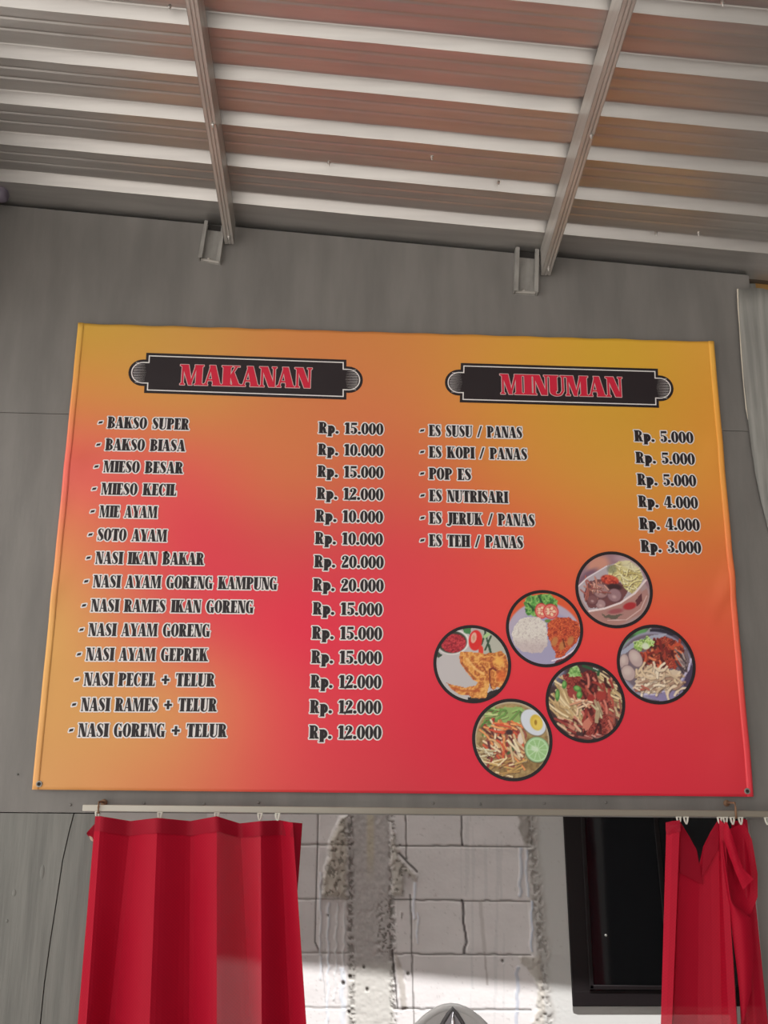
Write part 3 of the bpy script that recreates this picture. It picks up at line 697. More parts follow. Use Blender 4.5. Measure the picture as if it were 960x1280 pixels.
def hull(pts):
    pts = sorted(set((round(a, 6), round(b, 6)) for a, b in pts))
    def half(ps):
        o = []
        for p in ps:
            while len(o) >= 2 and (o[-1][0]-o[-2][0])*(p[1]-o[-2][1])-(o[-1][1]-o[-2][1])*(p[0]-o[-2][0]) <= 1e-12: o.pop()
            o.append(p)
        return o
    lo = half(pts); hi = half(pts[::-1])
    return lo[:-1]+hi[:-1]
OCT = [(math.cos(math.pi*k/5), math.sin(math.pi*k/5)) for k in range(10)]
def put_text(mb, text, pl, pr, cap, out=None, mi_fill=0, mi_out=1, yb=None, gap=0.035, space=0.36, cond=1.0):
    """text between two points of the banner plane (mid-height of the capitals at both ends)"""
    pcs, wd = layout(text, gap, space)
    pl = np.asarray(pl); pr = np.asarray(pr); X0, X1 = pl[0], pr[0]
    sx = (X1-X0)/wd; yb = BY-0.0011 if yb is None else yb
    def w(p): 
        k = p[0]/wd
        return (X0+p[0]*sx, pl[2]*(1-k)+pr[2]*k+(p[1]-0.5)*cap)
    n1 = 0; n2 = 0
    for g in pcs:
        for q in g:
            W = hull([w(p) for p in q])
            if len(W) < 3: continue
            if out:
                D = hull([(a+out*c_, b+out*s_) for a, b in W for c_, s_ in OCT])
                yy = yb-(n1 % 24)*6e-6; n1 += 1
                mb.add([(a, yy, b) for a, b in D], [tuple(range(len(D)))], mi_out)
            yy = yb-0.0004-(n2 % 24)*6e-6; n2 += 1
            mb.add([(a, yy, b) for a, b in W], [tuple(range(len(W)))], mi_fill)

CAPH = 0.0368
items = [ # text, x left, y left, x right, y right, price, price: x left, y left, x right, y right
 ('BAKSO SUPER', 134.6, 528.1, 236.7, 530.5, '15.000', 398.3, 534.6, 479.4, 536.6), ('BAKSO BIASA', 131.9, 555.8, 231.9, 557.2, '10.000', 397.5, 561.8, 479.4, 563.3),
 ('MIESO BESAR', 129.4, 583.2, 229.2, 585, '15.000', 396.9, 589, 479.4, 590.8), ('MIESO KECIL', 126.7, 611, 220.8, 612.6, '12.000', 396, 616.6, 479.2, 618.4),
 ('MIE AYAM', 124.6, 639.2, 197, 640.4, '10.000', 394.6, 644.6, 479, 646.4), ('SOTO AYAM', 121.9, 668.2, 209, 669.8, '10.000', 393.7, 672.6, 478.8, 674.2),
 ('NASI IKAN BAKAR', 119.5, 697.2, 255.4, 698.9, '20.000', 392.8, 701.6, 479.8, 703), ('NASI AYAM GORENG KAMPUNG', 116.7, 726.6, 346.8, 729.6, '20.000', 391.6, 730.8, 479.8, 732.2),
 ('NASI RAMES IKAN GORENG', 113.9, 756.7, 317.3, 758.8, '15.000', 391, 760.4, 478.2, 761.8), ('NASI AYAM GORENG', 110.8, 787, 262.9, 788.2, '15.000', 390, 790.8, 477.8, 792),
 ('NASI AYAM GEPREK', 107.7, 817.7, 260.4, 818.6, '15.000', 389.2, 821, 477.3, 822.2), ('NASI PECEL + TELUR', 105, 849, 268.8, 850, '12.000', 388.3, 851.6, 477, 852.6),
 ('NASI RAMES + TELUR', 101.5, 880.6, 271.3, 881.2, '12.000', 387.4, 883.2, 476.8, 884), ('NASI GORENG + TELUR', 97.9, 912.6, 283.8, 913.2, '12.000', 386.5, 915, 477, 915.6),
 ('ES SUSU / PANAS', 536, 538.2, 652.8, 541, '5.000', 792.5, 544.8, 866.6, 547.2), ('ES KOPI / PANAS', 536, 565, 659, 568, '5.000', 794.2, 571.8, 868.4, 574),
 ('POP ES', 536, 592, 589, 593.4, '5.000', 796.2, 599.2, 870.1, 601), ('ES NUTRISARI', 536.4, 619.4, 634.6, 621.9, '4.000', 797.6, 626.6, 872.3, 628.6),
 ('ES JERUK / PANAS', 536.4, 647.4, 668.4, 650.6, '4.000', 799, 654.2, 874.5, 656.2), ('ES TEH / PANAS', 536.2, 675.4, 654, 678.2, '3.000', 800.8, 682.4, 876.3, 684.6)]
for it in items:
    mb = MB()
    pl, pr = at(it[1], it[2], BY), at(it[3], it[4], BY)
    put_text(mb, it[0], pl, pr, CAPH, 0.0035, gap=0.0, space=0.42)
    px_ = 11.2 if it[1] > 500 else 11.6
    put_text(mb, '-', at(it[1]-px_, it[2], BY), at(it[1]-px_+6.0, it[2], BY), CAPH*0.95, 0.0036)
    o = obj('menu_item', mb, [M_black, M_white], parent=ban, fix=False)
    o['label'] = 'printed item name reading '+it[0]
    mb = MB()
    put_text(mb, 'Rp. '+it[5], at(it[6], it[7], BY), at(it[8], it[9], BY), CAPH, 0.0035, gap=0.0, space=0.42)
    o = obj('menu_price', mb, [M_black, M_white], parent=ban, fix=False)
    o['label'] = 'printed price Rp. '+it[5]+' for '+it[0]

def plaque(tl, tr, br, bl, xl, xr, text, tpl, tpr, label):
    TL_, TR_, BR_, BL_ = [at(*p, BY) for p in (tl, tr, br, bl)]
    mid = lambda p, q, k: p*(1-k)+q*k
    # plaque frame in its own axes: a from -1 (left) to +1, b from -1 (bottom) to +1
    Cn = (TL_+TR_+BR_+BL_)/4; ax = ((TR_-TL_)+(BR_-BL_))/4; bz = ((TL_-BL_)+(TR_-BR_))/4
    hw = np.linalg.norm(ax); hh = np.linalg.norm(bz); ea = ax/hw; eb = bz/hh
    Wp = lambda a, b, y: (Cn[0]+ea[0]*a+eb[0]*b, y, Cn[2]+ea[2]*a+eb[2]*b)
    lx_ = abs((at(xl, (tl[1]+bl[1])/2, BY)[0]-Cn[0])); rx_ = abs(at(xr, (tr[1]+br[1])/2, BY)[0]-Cn[0])
    def outline(ins):
        r = hh*0.66-ins; e = (lx_+rx_)/2-hw-ins*0.0+0.0
        pts = []
        H = hh-ins; Wd = hw-ins
        # right end: step in, then a round nose
        nose = (lx_+rx_)/2-ins
        pts += [(-Wd, H), (Wd, H), (Wd, r)]
        cx = max(Wd+0.004, nose-r*1.0)
        pts += [(cx+(nose-cx)*math.sin(t), r*math.cos(t)) for t in np.linspace(0, math.pi, 15)]
        pts += [(Wd, -r), (Wd, -H), (-Wd, -H), (-Wd, -r)]
        pts += [(-cx-(nose-cx)*math.sin(t), -r*math.cos(t)) for t in np.linspace(0, math.pi, 15)]
        pts += [(-Wd, r)]
        return pts
    O = outline(0); y0 = BY-0.0011
    mb = MB()
    P3 = [Wp(a, b, y0) for a, b in O]
    # three convex regions: body and two noses
    nO = len(O)
    mb.add(P3, [(0, 1, 2, 18, 19, 20, 21, nO-1)[::-1], tuple(range(2, 19))[::-1], tuple(range(21, nO))[::-1]])
    root = obj('heading_plaque', mb, M_black, parent=ban, fix=False); root['label'] = label
    mb = MB()
    A = outline(0.0082); B = outline(0.0116); n = len(A)
    mb.add([Wp(a, b, y0-0.0004) for a, b in A]+[Wp(a, b, y0-0.0004) for a, b in B], [(i, i+n, (i+1) % n+n, (i+1) % n) for i in range(n)])
    # fine speed lines inside both noses
    nose = (lx_+rx_)/2
    for sg in (-1, 1):
        for k in range(-6, 7):
            b = k*hh*0.082; e0 = nose-0.014-abs(k)*0.0012; ln = 0.040-0.0022*abs(k)
            t_ = 0.0007
            q = [(sg*e0, b-t_), (sg*e0, b+t_), (sg*(e0-ln), b+0.0001), (sg*(e0-ln), b-0.0001)]
            if sg < 0: q = q[::-1]
            mb.add([Wp(a, bb, y0-0.0004) for a, bb in q], [(3, 2, 1, 0)])
    obj('inline_border', mb, M_white, parent=root, fix=False)
    mb = MB(); put_text(mb, text, at(*tpl, BY), at(*tpr, BY), 0.067, 0.0021, yb=y0-0.0004, gap=-0.01)
    o = obj('heading_lettering', mb, [M_red, M_pink], parent=root, fix=False); o['label'] = 'red lettering reading '+text
plaque((183, 441), (433, 450), (433, 499.5), (180, 491.5), 161, 454, 'MAKANAN', (225, 468.5), (390, 472.8), 'black plaque headed MAKANAN')
plaque((575.3, 453.8), (822.9, 461.2), (823, 509.8), (575.3, 503.2), 555.6, 841.3, 'MINUMAN', (625, 480.2), (778, 484.2), 'black plaque headed MINUMAN')

# --- round food pictures printed on the banner
NP_ = 120
gy, gx = np.meshgrid(np.linspace(0, 960, NP_), np.linspace(0, 960, NP_), indexing='ij')
class Pic:
    def __init__(self, bgc): self.c = np.zeros((NP_, NP_, 3)); self.c[:] = bgc
    def mix(self, k, col): self.c = self.c*(1-k[..., None])+np.asarray(col, float)*k[..., None]
    def ell(self, cx, cy, rx, ry, col, ang=0, soft=0.08, a=1.0):
        t = math.radians(ang); dx = gx-cx; dy = gy-cy
        u = (dx*math.cos(t)+dy*math.sin(t))/rx; v = (-dx*math.sin(t)+dy*math.cos(t))/ry
        d = np.hypot(u, v); self.mix(a*(1-ss(1-soft, 1+soft, d)), col); return d < 1
    def poly(self, pts, col, wob=6, seed=1):
        x = gx+wob*(fbm(gx/40, gy/40, seed)-0.5)*4; y = gy+wob*(fbm(gx/40, gy/40, seed+9)-0.5)*4
        ins = np.zeros(gx.shape, bool)
        for (ax, ay), (bx, by) in zip(pts, pts[1:]+pts[:1]):
            ins ^= ((ay > y) != (by > y)) & (x < (bx-ax)*(y-ay)/((by-ay) or 1e-9)+ax)
        self.mix(ins*1.0, col); return ins
    def line(self, pts, wd, col, a=1.0):
        d = np.full(gx.shape, 1e9)
        for (ax, ay), (bx, by) in zip(pts[:-1], pts[1:]):
            L2 = (bx-ax)**2+(by-ay)**2+1e-9; t = np.clip(((gx-ax)*(bx-ax)+(gy-ay)*(by-ay))/L2, 0, 1)
            d = np.minimum(d, np.hypot(gx-ax-t*(bx-ax), gy-ay-t*(by-ay)))
        self.mix(a*(1-ss(wd*0.35, wd*0.7, d)), col)
    def mott(self, mask, cols, sc, seed):   # mottled texture of the printed picture
        n = fbm(gx/sc, gy/sc, seed, 3); n = (n-0.25)/0.5*len(cols)
        for i, cc in enumerate(cols):
            self.mix(mask*np.clip(1-np.abs(n-i-0.5)*1.1, 0, 1), cc)
    def strands(self, x0, y0, x1, y1, ang, spread, ln, n, cols, wd, seed, curve=0.0, mask=None):
        rnd = random.Random(seed); keep = self.c.copy()
        for i in range(n):
            x = rnd.uniform(x0, x1); y = rnd.uniform(y0, y1); t = math.radians(ang+rnd.uniform(-spread, spread)); k = rnd.uniform(-1, 1)*curve; L = ln*rnd.uniform(0.6, 1.2)
            pts = []
            for j in range(5):
                q = j/4-0.5; tt = t+k*q; pts.append((x+L*q*math.cos(tt), y+L*q*math.sin(tt)))
            self.line([(a+6, b+9) for a, b in pts], wd*1.2, (70, 45, 35), 0.35)
            self.line(pts, wd, cols[i % len(cols)])
        if mask is not None: self.c = np.where(mask[..., None], self.c, keep)
def pic_chicken():
    p = Pic((178, 172, 172))
    p.ell(480, 520, 440, 420, (186, 181, 182)); p.poly([(600, 40), (960, 60), (960, 420), (600, 350)], (176, 176, 164))
    p.poly([(380, 40), (480, 40), (460, 130), (390, 110)], (70, 125, 75))
    for a, b in (((650, 90), (600, 240)), ((715, 140), (640, 310)), ((690, 250), (715, 360)), ((640, 70), (700, 330))): p.line([a, b], 20, (50, 75, 55))
    p.line([(640, 150), (690, 110)], 40, (165, 195, 140))
    p.ell(250, 220, 200, 150, (225, 222, 220), -8); k = p.ell(245, 222, 178, 134, (55, 60, 50), -8); m = p.ell(260, 235, 150, 112, (165, 38, 52), -8)
    p.mott(m, [(115, 25, 38), (165, 40, 55), (200, 70, 75), (150, 30, 45)], 26, 3)
    p.poly([(75, 330), (130, 385), (75, 420), (50, 400)], (60, 75, 60))
    t = p.ell(525, 195, 82, 125, (212, 45, 45), 8); p.ell(505, 165, 34, 66, (222, 165, 150), 12); p.ell(505, 165, 14, 36, (200, 150, 120)); p.ell(590, 315, 30, 60, (214, 60, 50))
    p.poly([(640, 830), (760, 780), (860, 760), (800, 860), (560, 950), (420, 920), (420, 880)], (45, 38, 40))
    m1 = p.poly([(325, 400), (345, 340), (430, 330), (640, 355), (760, 340), (840, 320), (895, 380), (925, 500), (880, 680), (830, 780), (770, 740), (740, 790), (705, 770), (690, 690), (680, 740), (655, 830), (640, 885), (470, 890), (440, 850), (330, 850), (240, 790), (165, 705), (260, 735), (400, 760), (520, 735), (545, 700), (480, 660), (380, 540), (335, 470)], (205, 135, 70), 4, 6)
    p.mott(m1, [(170, 85, 45), (208, 140, 70), (228, 175, 100), (200, 120, 62), (160, 75, 45)], 60, 8)
    p.line([(690, 560), (690, 690), (705, 760)], 14, (120, 50, 35)); p.line([(690, 545), (730, 525), (765, 550)], 22, (120, 45, 35))
    p.line([(360, 470), (420, 560), (520, 660)], 22, (150, 75, 45), .7); p.line([(420, 420), (520, 540), (620, 600)], 26, (235, 190, 120), .7); p.line([(230, 760), (350, 800), (560, 800)], 24, (178, 85, 45), .7)
    p.line([(600, 490), (660, 590)], 14, (140, 65, 40), .8); p.ell(830, 620, 60, 70, (215, 100, 50), 20, .5, .7); p.ell(800, 440, 60, 50, (238, 180, 90), 0, .5, .8)
    return p
def pic_rice():
    p = Pic((215, 90, 55))
    p.ell(480, 640, 470, 480, (176, 166, 186), 0, .03); p.ell(500, 700, 445, 420, (160, 155, 185), 0, .05)
    p.poly([(620, 860), (830, 760), (930, 600), (960, 760), (760, 900), (560, 945)], (115, 40, 52)); p.line([(560, 870), (700, 830), (840, 730), (925, 580)], 14, (225, 210, 220))
    m = p.poly([(340, 90), (560, 60), (650, 150), (640, 240), (420, 240), (400, 350), (280, 330), (230, 180), (290, 120)], (88, 150, 72), 10, 2)
    p.mott(m, [(45, 85, 45), (95, 160, 75), (150, 190, 110), (75, 130, 65)], 45, 5)
    p.line([(430, 100), (480, 200)], 22, (40, 75, 45)); p.line([(300, 190), (370, 270)], 22, (40, 80, 45))
    for cx, cy, rx, ry in ((455, 275, 78, 95), (568, 280, 95, 92)):
        p.ell(cx, cy, rx, ry, (205, 70, 66), 0, .06); p.ell(cx, cy, rx*.82, ry*.82, (222, 150, 140)); p.ell(cx, cy, rx*.72, ry*.72, (200, 85, 72), 0, .1, .7)
        for a in range(0, 360, 72): p.ell(cx+rx*.42*math.cos(a/57.3), cy+ry*.42*math.sin(a/57.3), rx*.22, ry*.18, (232, 200, 170), a)
        p.line([(cx-rx*.6, cy), (cx+rx*.6, cy)], 10, (228, 190, 170))
    p.ell(530, 395, 40, 22, (100, 130, 70))
    m = p.poly([(85, 560), (120, 470), (190, 385), (280, 352), (420, 355), (500, 420), (515, 560), (510, 690), (440, 775), (330, 782), (200, 765), (120, 690)], (208, 202, 196), 4, 7)
    p.mott(m, [(185, 172, 170), (212, 206, 198), (222, 217, 210), (205, 196, 190)], 16, 9)
    lowr = m & (gy > 560+0.15*(gx-300)); p.mix(lowr*0.55*ss(560, 720, gy), (178, 158, 162))
    m = p.poly([(520, 430), (640, 345), (780, 350), (900, 420), (925, 520), (860, 650), (740, 760), (690, 830), (600, 838), (610, 780), (560, 700), (515, 560)], (180, 72, 48), 8, 11)
    p.mott(m, [(120, 35, 28), (185, 72, 48), (215, 115, 65), (165, 50, 38), (205, 95, 55)], 24, 13)
    for a in ((690, 690), (790, 630), (600, 640)): p.ell(a[0], a[1], 36, 60, (185, 120, 70), 25, .4)
    p.line([(700, 610), (720, 700)], 18, (95, 35, 28), .8)
    return p
def pic_meatball():
    p = Pic((150, 118, 128)); p.ell(300, 180, 140, 110, (196, 138, 120), -30, .4); p.ell(170, 330, 150, 60, (120, 88, 105), -40, .4); p.ell(620, 90, 120, 50, (170, 140, 150), 0, .5)
    p.ell(470, 560, 440, 330, (165, 140, 140), 0, .03); p.ell(480, 700, 400, 190, (172, 128, 120), -25, .1)
    m = p.poly([(45, 440), (160, 330), (380, 190), (640, 110), (800, 200), (862, 350), (720, 520), (540, 640), (350, 700), (165, 735), (80, 600)], (176, 164, 172), 3, 2)
    p.poly([(110, 520), (180, 380), (330, 340), (560, 380), (640, 480), (560, 620), (330, 690), (180, 700), (120, 620)], (112, 68, 70), 6, 4)
    p.strands(130, 360, 330, 560, 45, 60, 140, 14, [(190, 130, 115), (170, 95, 85)], 16, 3)
    m = p.poly([(410, 290), (440, 190), (540, 130), (680, 120), (790, 200), (830, 330), (780, 440), (690, 520), (600, 450), (560, 370), (430, 320)], (205, 195, 140), 6, 5)
    p.strands(430, 150, 800, 480, 40, 70, 150, 70, [(222, 214, 160), (206, 194, 130), (226, 220, 178), (188, 172, 108)], 13, 5, 1.2, m)
    p.ell(460, 225, 60, 50, (110, 115, 90), 0, .3, .6); p.ell(680, 170, 110, 50, (212, 206, 178), 20, .4, .7)
    m = p.ell(430, 355, 105, 58, (178, 58, 48), 10, .2); p.mott(m, [(130, 35, 32), (190, 70, 55), (212, 100, 75)], 24, 6); p.ell(480, 440, 90, 40, (60, 35, 38), 5, .3)
    for cx, cy, r, cc in ((320, 495, 95, (158, 122, 122)), (480, 545, 88, (150, 116, 122)), (310, 655, 62, (165, 132, 134)), (215, 605, 60, (126, 84, 86))):
        p.ell(cx, cy, r, r*.95, (95, 60, 66), 0, .08); p.ell(cx-4, cy-6, r*.92, r*.88, cc, 0, .15); p.ell(cx-r*.1, cy+r*.15, r*.3, r*.22, (196, 165, 165), 20, .6, .7)
    p.strands(230, 400, 400, 520, 60, 60, 110, 12, [(196, 140, 125), (150, 85, 80), (210, 165, 150)], 12, 9)
    p.line([(45, 445), (160, 335), (400, 190)], 14, (214, 204, 210)); p.line([(165, 735), (350, 700), (540, 630), (720, 510), (862, 350)], 22, (220, 205, 205))
    p.poly([(200, 760), (480, 690), (740, 560), (870, 440), (880, 560), (780, 760), (560, 860), (330, 850)], (168, 124, 118), 4, 12)
    p.poly([(720, 600), (810, 500), (800, 600), (730, 680)], (95, 50, 55), 6, 13); p.ell(650, 665, 80, 42, (165, 45, 50), -15, .25)
    p.poly([(300, 770), (420, 780), (560, 760), (480, 830), (360, 810)], (100, 90, 78), 8, 14); p.ell(480, 730, 90, 28, (150, 70, 78), -10, .4, .8); p.line([(380, 840), (600, 830), (780, 700), (860, 540)], 12, (200, 170, 165))
    return p
def pic_soto():
    p = Pic((150, 132, 105)); p.ell(480, 490, 440, 450, (188, 176, 150), 0, .04); p.ell(480, 500, 415, 430, (148, 122, 78), 0, .05)
    p.mott(np.hypot(gx-480, gy-500) < 420, [(125, 98, 62), (155, 128, 85), (172, 148, 102)], 70, 2)
    m = p.poly([(180, 320), (260, 200), (420, 110), (600, 110), (640, 200), (560, 290), (400, 310), (250, 400), (130, 440), (120, 360)], (140, 170, 100), 12, 3)
    p.strands(150, 110, 620, 420, -25, 40, 130, 46, [(150, 185, 110), (190, 205, 140), (105, 150, 75), (85, 125, 62)], 18, 4, 1.0, None)
    m = p.poly([(140, 520), (230, 420), (340, 320), (480, 270), (600, 310), (660, 440), (600, 560), (640, 640), (560, 740), (520, 820), (420, 800), (300, 720), (200, 640)], (150, 85, 68), 8, 6)
    p.strands(180, 330, 600, 760, 65, 35, 190, 60, [(205, 90, 62), (222, 150, 95), (150, 50, 50), (226, 205, 170), (190, 120, 75), (95, 45, 48), (215, 175, 125)], 22, 7, 0.8, None)
    p.strands(280, 300, 580, 400, 15, 30, 150, 16, [(222, 125, 75), (205, 85, 62), (232, 165, 105)], 20, 8)
    p.ell(450, 400, 42, 32, (62, 42, 45), 0, .3); p.line([(430, 640), (490, 600), (480, 540)], 30, (70, 90, 55)); p.ell(585, 470, 40, 75, (218, 200, 182), 10, .2)
    p.strands(90, 560, 240, 720, 20, 40, 150, 18, [(215, 208, 180), (190, 172, 130)], 14, 10); p.strands(230, 720, 760, 880, -15, 30, 190, 18, [(200, 165, 100), (225, 205, 165), (178, 140, 85)], 18, 11)
    p.strands(470, 420, 620, 740, 60, 20, 170, 10, [(226, 212, 180), (205, 180, 140)], 24, 12)
    p.ell(735, 290, 172, 130, (110, 92, 70), 48, .05); p.ell(735, 285, 168, 126, (206, 212, 222), 48, .05); p.ell(770, 285, 72, 92, (208, 178, 70), -15, .1); p.ell(785, 300, 55, 70, (222, 196, 92), -10, .3); p.ell(762, 285, 16, 30, (160, 120, 40), 0, .4)
    p.ell(770, 598, 148, 150, (90, 85, 60), 0, .05); p.ell(770, 595, 142, 144, (150, 190, 140), 0, .04); p.ell(770, 597, 126, 128, (190, 216, 180), 0, .04); m = p.ell(770, 597, 116, 118, (150, 192, 132), 0, .05)
    for a in range(0, 180, 36): p.line([(770-112*math.cos(a/57.3), 597-112*math.sin(a/57.3)), (770+112*math.cos(a/57.3), 597+112*math.sin(a/57.3))], 9, (192, 216, 178), .8)
    p.ell(740, 585, 45, 30, (210, 226, 205), 20, .5, .7)
    return p
def pic_noodle():
    p = Pic((70, 48, 50)); p.ell(150, 180, 130, 90, (96, 98, 118), -40, .4); p.line([(60, 300), (230, 130)], 26, (150, 150, 165), .7)
    m = p.poly([(120, 480), (170, 300), (260, 240), (420, 420), (440, 640), (300, 700), (130, 640)], (205, 180, 140), 6, 2)
    p.strands(130, 260, 420, 680, 50, 22, 300, 44, [(216, 194, 150), (196, 168, 122), (226, 208, 170), (176, 145, 102)], 22, 3, 0.5)
    p.strands(620, 170, 900, 520, 28, 16, 330, 46, [(205, 182, 140), (186, 160, 115), (220, 200, 160), (140, 108, 78)], 20, 4, 0.5)
    m = p.poly([(230, 170), (420, 150), (560, 110), (640, 200), (600, 330), (740, 380), (830, 560), (820, 720), (720, 840), (500, 890), (420, 820), (430, 620), (460, 560), (380, 460), (280, 400)], (122, 45, 42), 10, 5)
    p.mott(m, [(72, 22, 26), (122, 42, 40), (165, 72, 64), (105, 32, 34), (185, 95, 82)], 34, 6)
    p.strands(440, 180, 800, 860, 75, 40, 130, 60, [(150, 55, 50), (92, 28, 32), (178, 85, 72), (64, 22, 26), (200, 120, 105)], 26, 7, 0.6)
    p.strands(180, 680, 420, 860, 35, 30, 150, 22, [(150, 62, 58), (196, 130, 110), (100, 35, 38), (215, 180, 150)], 24, 8)
    p.poly([(430, 720), (500, 640), (545, 720), (490, 800), (430, 770)], (196, 120, 102), 5, 9); p.ell(540, 460, 50, 70, (150, 46, 44), 10, .2); p.ell(660, 400, 60, 55, (160, 58, 52), 0, .3); p.ell(330, 380, 50, 60, (150, 60, 58), 0, .3)
    p.strands(340, 430, 520, 560, 30, 70, 120, 14, [(226, 198, 168), (206, 150, 120)], 20, 10); p.strands(590, 520, 680, 640, 70, 30, 130, 8, [(196, 185, 150), (170, 150, 120)], 22, 11); p.strands(800, 500, 890, 700, 60, 40, 130, 10, [(200, 175, 140), (150, 85, 75)], 20, 12)
    m = p.poly([(320, 90), (400, 50), (440, 120), (450, 190), (390, 180), (300, 190), (290, 150)], (125, 170, 95), 8, 13); p.mott(m, [(90, 140, 70), (140, 185, 105), (180, 205, 150)], 30, 14)
    for cx, cy, rx, ry, a in ((390, 325, 48, 36, 20), (410, 395, 34, 46, 15), (240, 280, 28, 48, 10), (155, 400, 26, 70, 5)): p.ell(cx, cy, rx, ry, (75, 130, 62), a, .15); p.ell(cx-4, cy-8, rx*.6, ry*.6, (125, 175, 95), a, .3)
    p.line([(470, 60), (560, 90), (650, 120), (640, 160)], 30, (45, 85, 55)); p.line([(590, 85), (640, 105)], 12, (175, 190, 185)); p.strands(440, 860, 660, 890, 10, 20, 110, 8, [(200, 150, 140), (150, 75, 72)], 18, 15)
    return p
def pic_bowl():
    p = Pic((80, 68, 84)); p.ell(230, 160, 130, 70, (58, 82, 58), -20, .4); p.ell(330, 100, 90, 40, (95, 150, 90), -20, .5); p.ell(140, 230, 70, 60, (105, 150, 100), -30, .5); p.line([(380, 120), (440, 60)], 26, (150, 150, 150)); p.poly([(430, 60), (700, 60), (760, 130), (440, 130)], (46, 40, 54))
    p.ell(470, 480, 430, 390, (150, 150, 172), 0, .03); p.ell(470, 460, 410, 345, (112, 98, 110), 0, .05)
    p.poly([(300, 820), (500, 780), (700, 680), (830, 560), (890, 420), (920, 560), (880, 740), (700, 860), (520, 890)], (136, 126, 166), 3, 2); p.poly([(800, 640), (890, 440), (930, 560), (890, 700), (760, 820)], (72, 58, 84), 6, 3)
    p.line([(290, 810), (430, 805), (600, 750), (760, 640), (850, 520), (890, 400)], 24, (186, 180, 204)); p.poly([(70, 330), (230, 210), (470, 130), (640, 110), (560, 160), (260, 250), (90, 380)], (160, 164, 182), 3, 4)
    m = p.poly([(420, 320), (520, 250), (480, 190), (600, 140), (740, 190), (820, 300), (780, 400), (720, 500), (600, 510), (430, 510), (330, 430), (280, 340)], (130, 52, 45), 8, 5)
    p.mott(m, [(70, 28, 28), (135, 52, 42), (190, 82, 58), (110, 38, 36), (205, 105, 75)], 34, 6); p.strands(330, 200, 780, 490, 40, 70, 110, 44, [(190, 80, 55), (120, 38, 36), (215, 120, 85), (80, 28, 30), (160, 60, 48)], 26, 7, 1.0)
    p.strands(740, 340, 860, 500, 60, 40, 130, 14, [(120, 105, 110), (70, 58, 64), (170, 155, 150)], 18, 8)
    m = p.poly([(220, 660), (330, 600), (370, 480), (480, 500), (600, 520), (740, 530), (770, 590), (700, 660), (600, 740), (420, 800), (260, 780)], (205, 185, 162), 6, 9)
    p.strands(240, 520, 740, 770, -20, 60, 200, 66, [(220, 202, 178), (200, 176, 148), (228, 214, 192), (168, 135, 115), (212, 190, 160)], 24, 10, 1.6)
    for cx, cy, rx, ry, a in ((245, 400, 72, 105, -25), (110, 440, 52, 85, 10), (150, 570, 78, 88, -15)): p.ell(cx, cy, rx*1.06, ry*1.05, (100, 75, 80), a, .06); p.ell(cx, cy, rx, ry, (182, 160, 158), a, .1); p.ell(cx-10, cy-20, rx*.6, ry*.5, (200, 184, 178), a, .6, .8)
    m = p.poly([(225, 270), (240, 205), (360, 180), (400, 140), (470, 190), (470, 250), (380, 290), (300, 310)], (165, 195, 110), 10, 12); p.mott(m, [(110, 150, 70), (170, 200, 115), (205, 218, 165), (80, 115, 60)], 32, 13); p.ell(370, 260, 40, 40, (205, 215, 190), 0, .3)
    p.strands(230, 700, 340, 780, 20, 40, 90, 8, [(180, 100, 85), (222, 205, 185)], 20, 14)
    return p
pics = [(pic_chicken, 590.3, 829.8, 48.8, 'round picture of a fried chicken wing with rice'), (pic_rice, 680.6, 785.5, 48.3, 'round picture of rice with tomato and fried chicken'),
        (pic_meatball, 767.4, 737.0, 48.2, 'round picture of a meatball noodle bowl'), (pic_soto, 640.3, 924.5, 51.0, 'round picture of soup with egg and lime'),
        (pic_noodle, 731.7, 877.5, 50.3, 'round picture of noodles with braised meat'), (pic_bowl, 820.1, 830.2, 49.6, 'round picture of a pale bowl of noodles and meatballs')]
crops = {0: (540, 780, 9.6), 1: (630, 735, 9.6), 2: (718, 688, 9.6), 3: (588, 872, 9.2308), 4: (680, 826, 9.2308), 5: (768, 780, 9.2308)}
for i, (fn, cx, cy, r, lb) in enumerate(pics):
    ox, oy, sc = crops[i]
    C0 = at(cx, cy, BY); ex = (at(cx+r, cy, BY)-at(cx-r, cy, BY))/2; ez = (at(cx, cy-r, BY)-at(cx, cy+r, BY))/2
    Rm = float((abs(ex[0])+abs(ez[2]))/2)
    pc = fn(); colr = lin(np.clip(pc.c, 0, 255))/BK
    # disc cut from the picture raster
    idx = -np.ones((NP_, NP_), int); V = []; Cc = []
    pxx = ox+gx/sc; pyy = oy+gy/sc
    ins = np.hypot(pxx-cx, pyy-cy) < r*0.955
    mb = MB(); yq = BY-0.0013
    for a in range(NP_):
        for b in range(NP_):
            if ins[a, b]:
                idx[a, b] = len(V); V.append((C0[0]+(pxx[a, b]-cx)/r*Rm, yq, C0[2]-(pyy[a, b]-cy)/r*Rm)); Cc.append(colr[a, b])
    F = [(idx[a+1, b], idx[a+1, b+1], idx[a, b+1], idx[a, b]) for a in range(NP_-1) for b in range(NP_-1) if min(idx[a, b], idx[a+1, b], idx[a+1, b+1], idx[a, b+1]) >= 0]
    mb.add(V, F)
    o = obj('food_picture', mb, M_print, parent=ban, cols=np.clip(np.array(Cc), 0, 1), fix=False); o['label'] = lb
    n = 64; mb = MB()
    def circ(k, y): return [(C0[0]+Rm*k*math.cos(2*math.pi*j/n), y, C0[2]+Rm*k*math.sin(2*math.pi*j/n)) for j in range(n)]
    mb.add(circ(1.0, yq-0.0004)+circ(0.92, yq-0.0004), [(j, (j+1) % n, (j+1) % n+n, j+n) for j in range(n)])
    obj('picture_rim', mb, M_black, parent=o, fix=False)

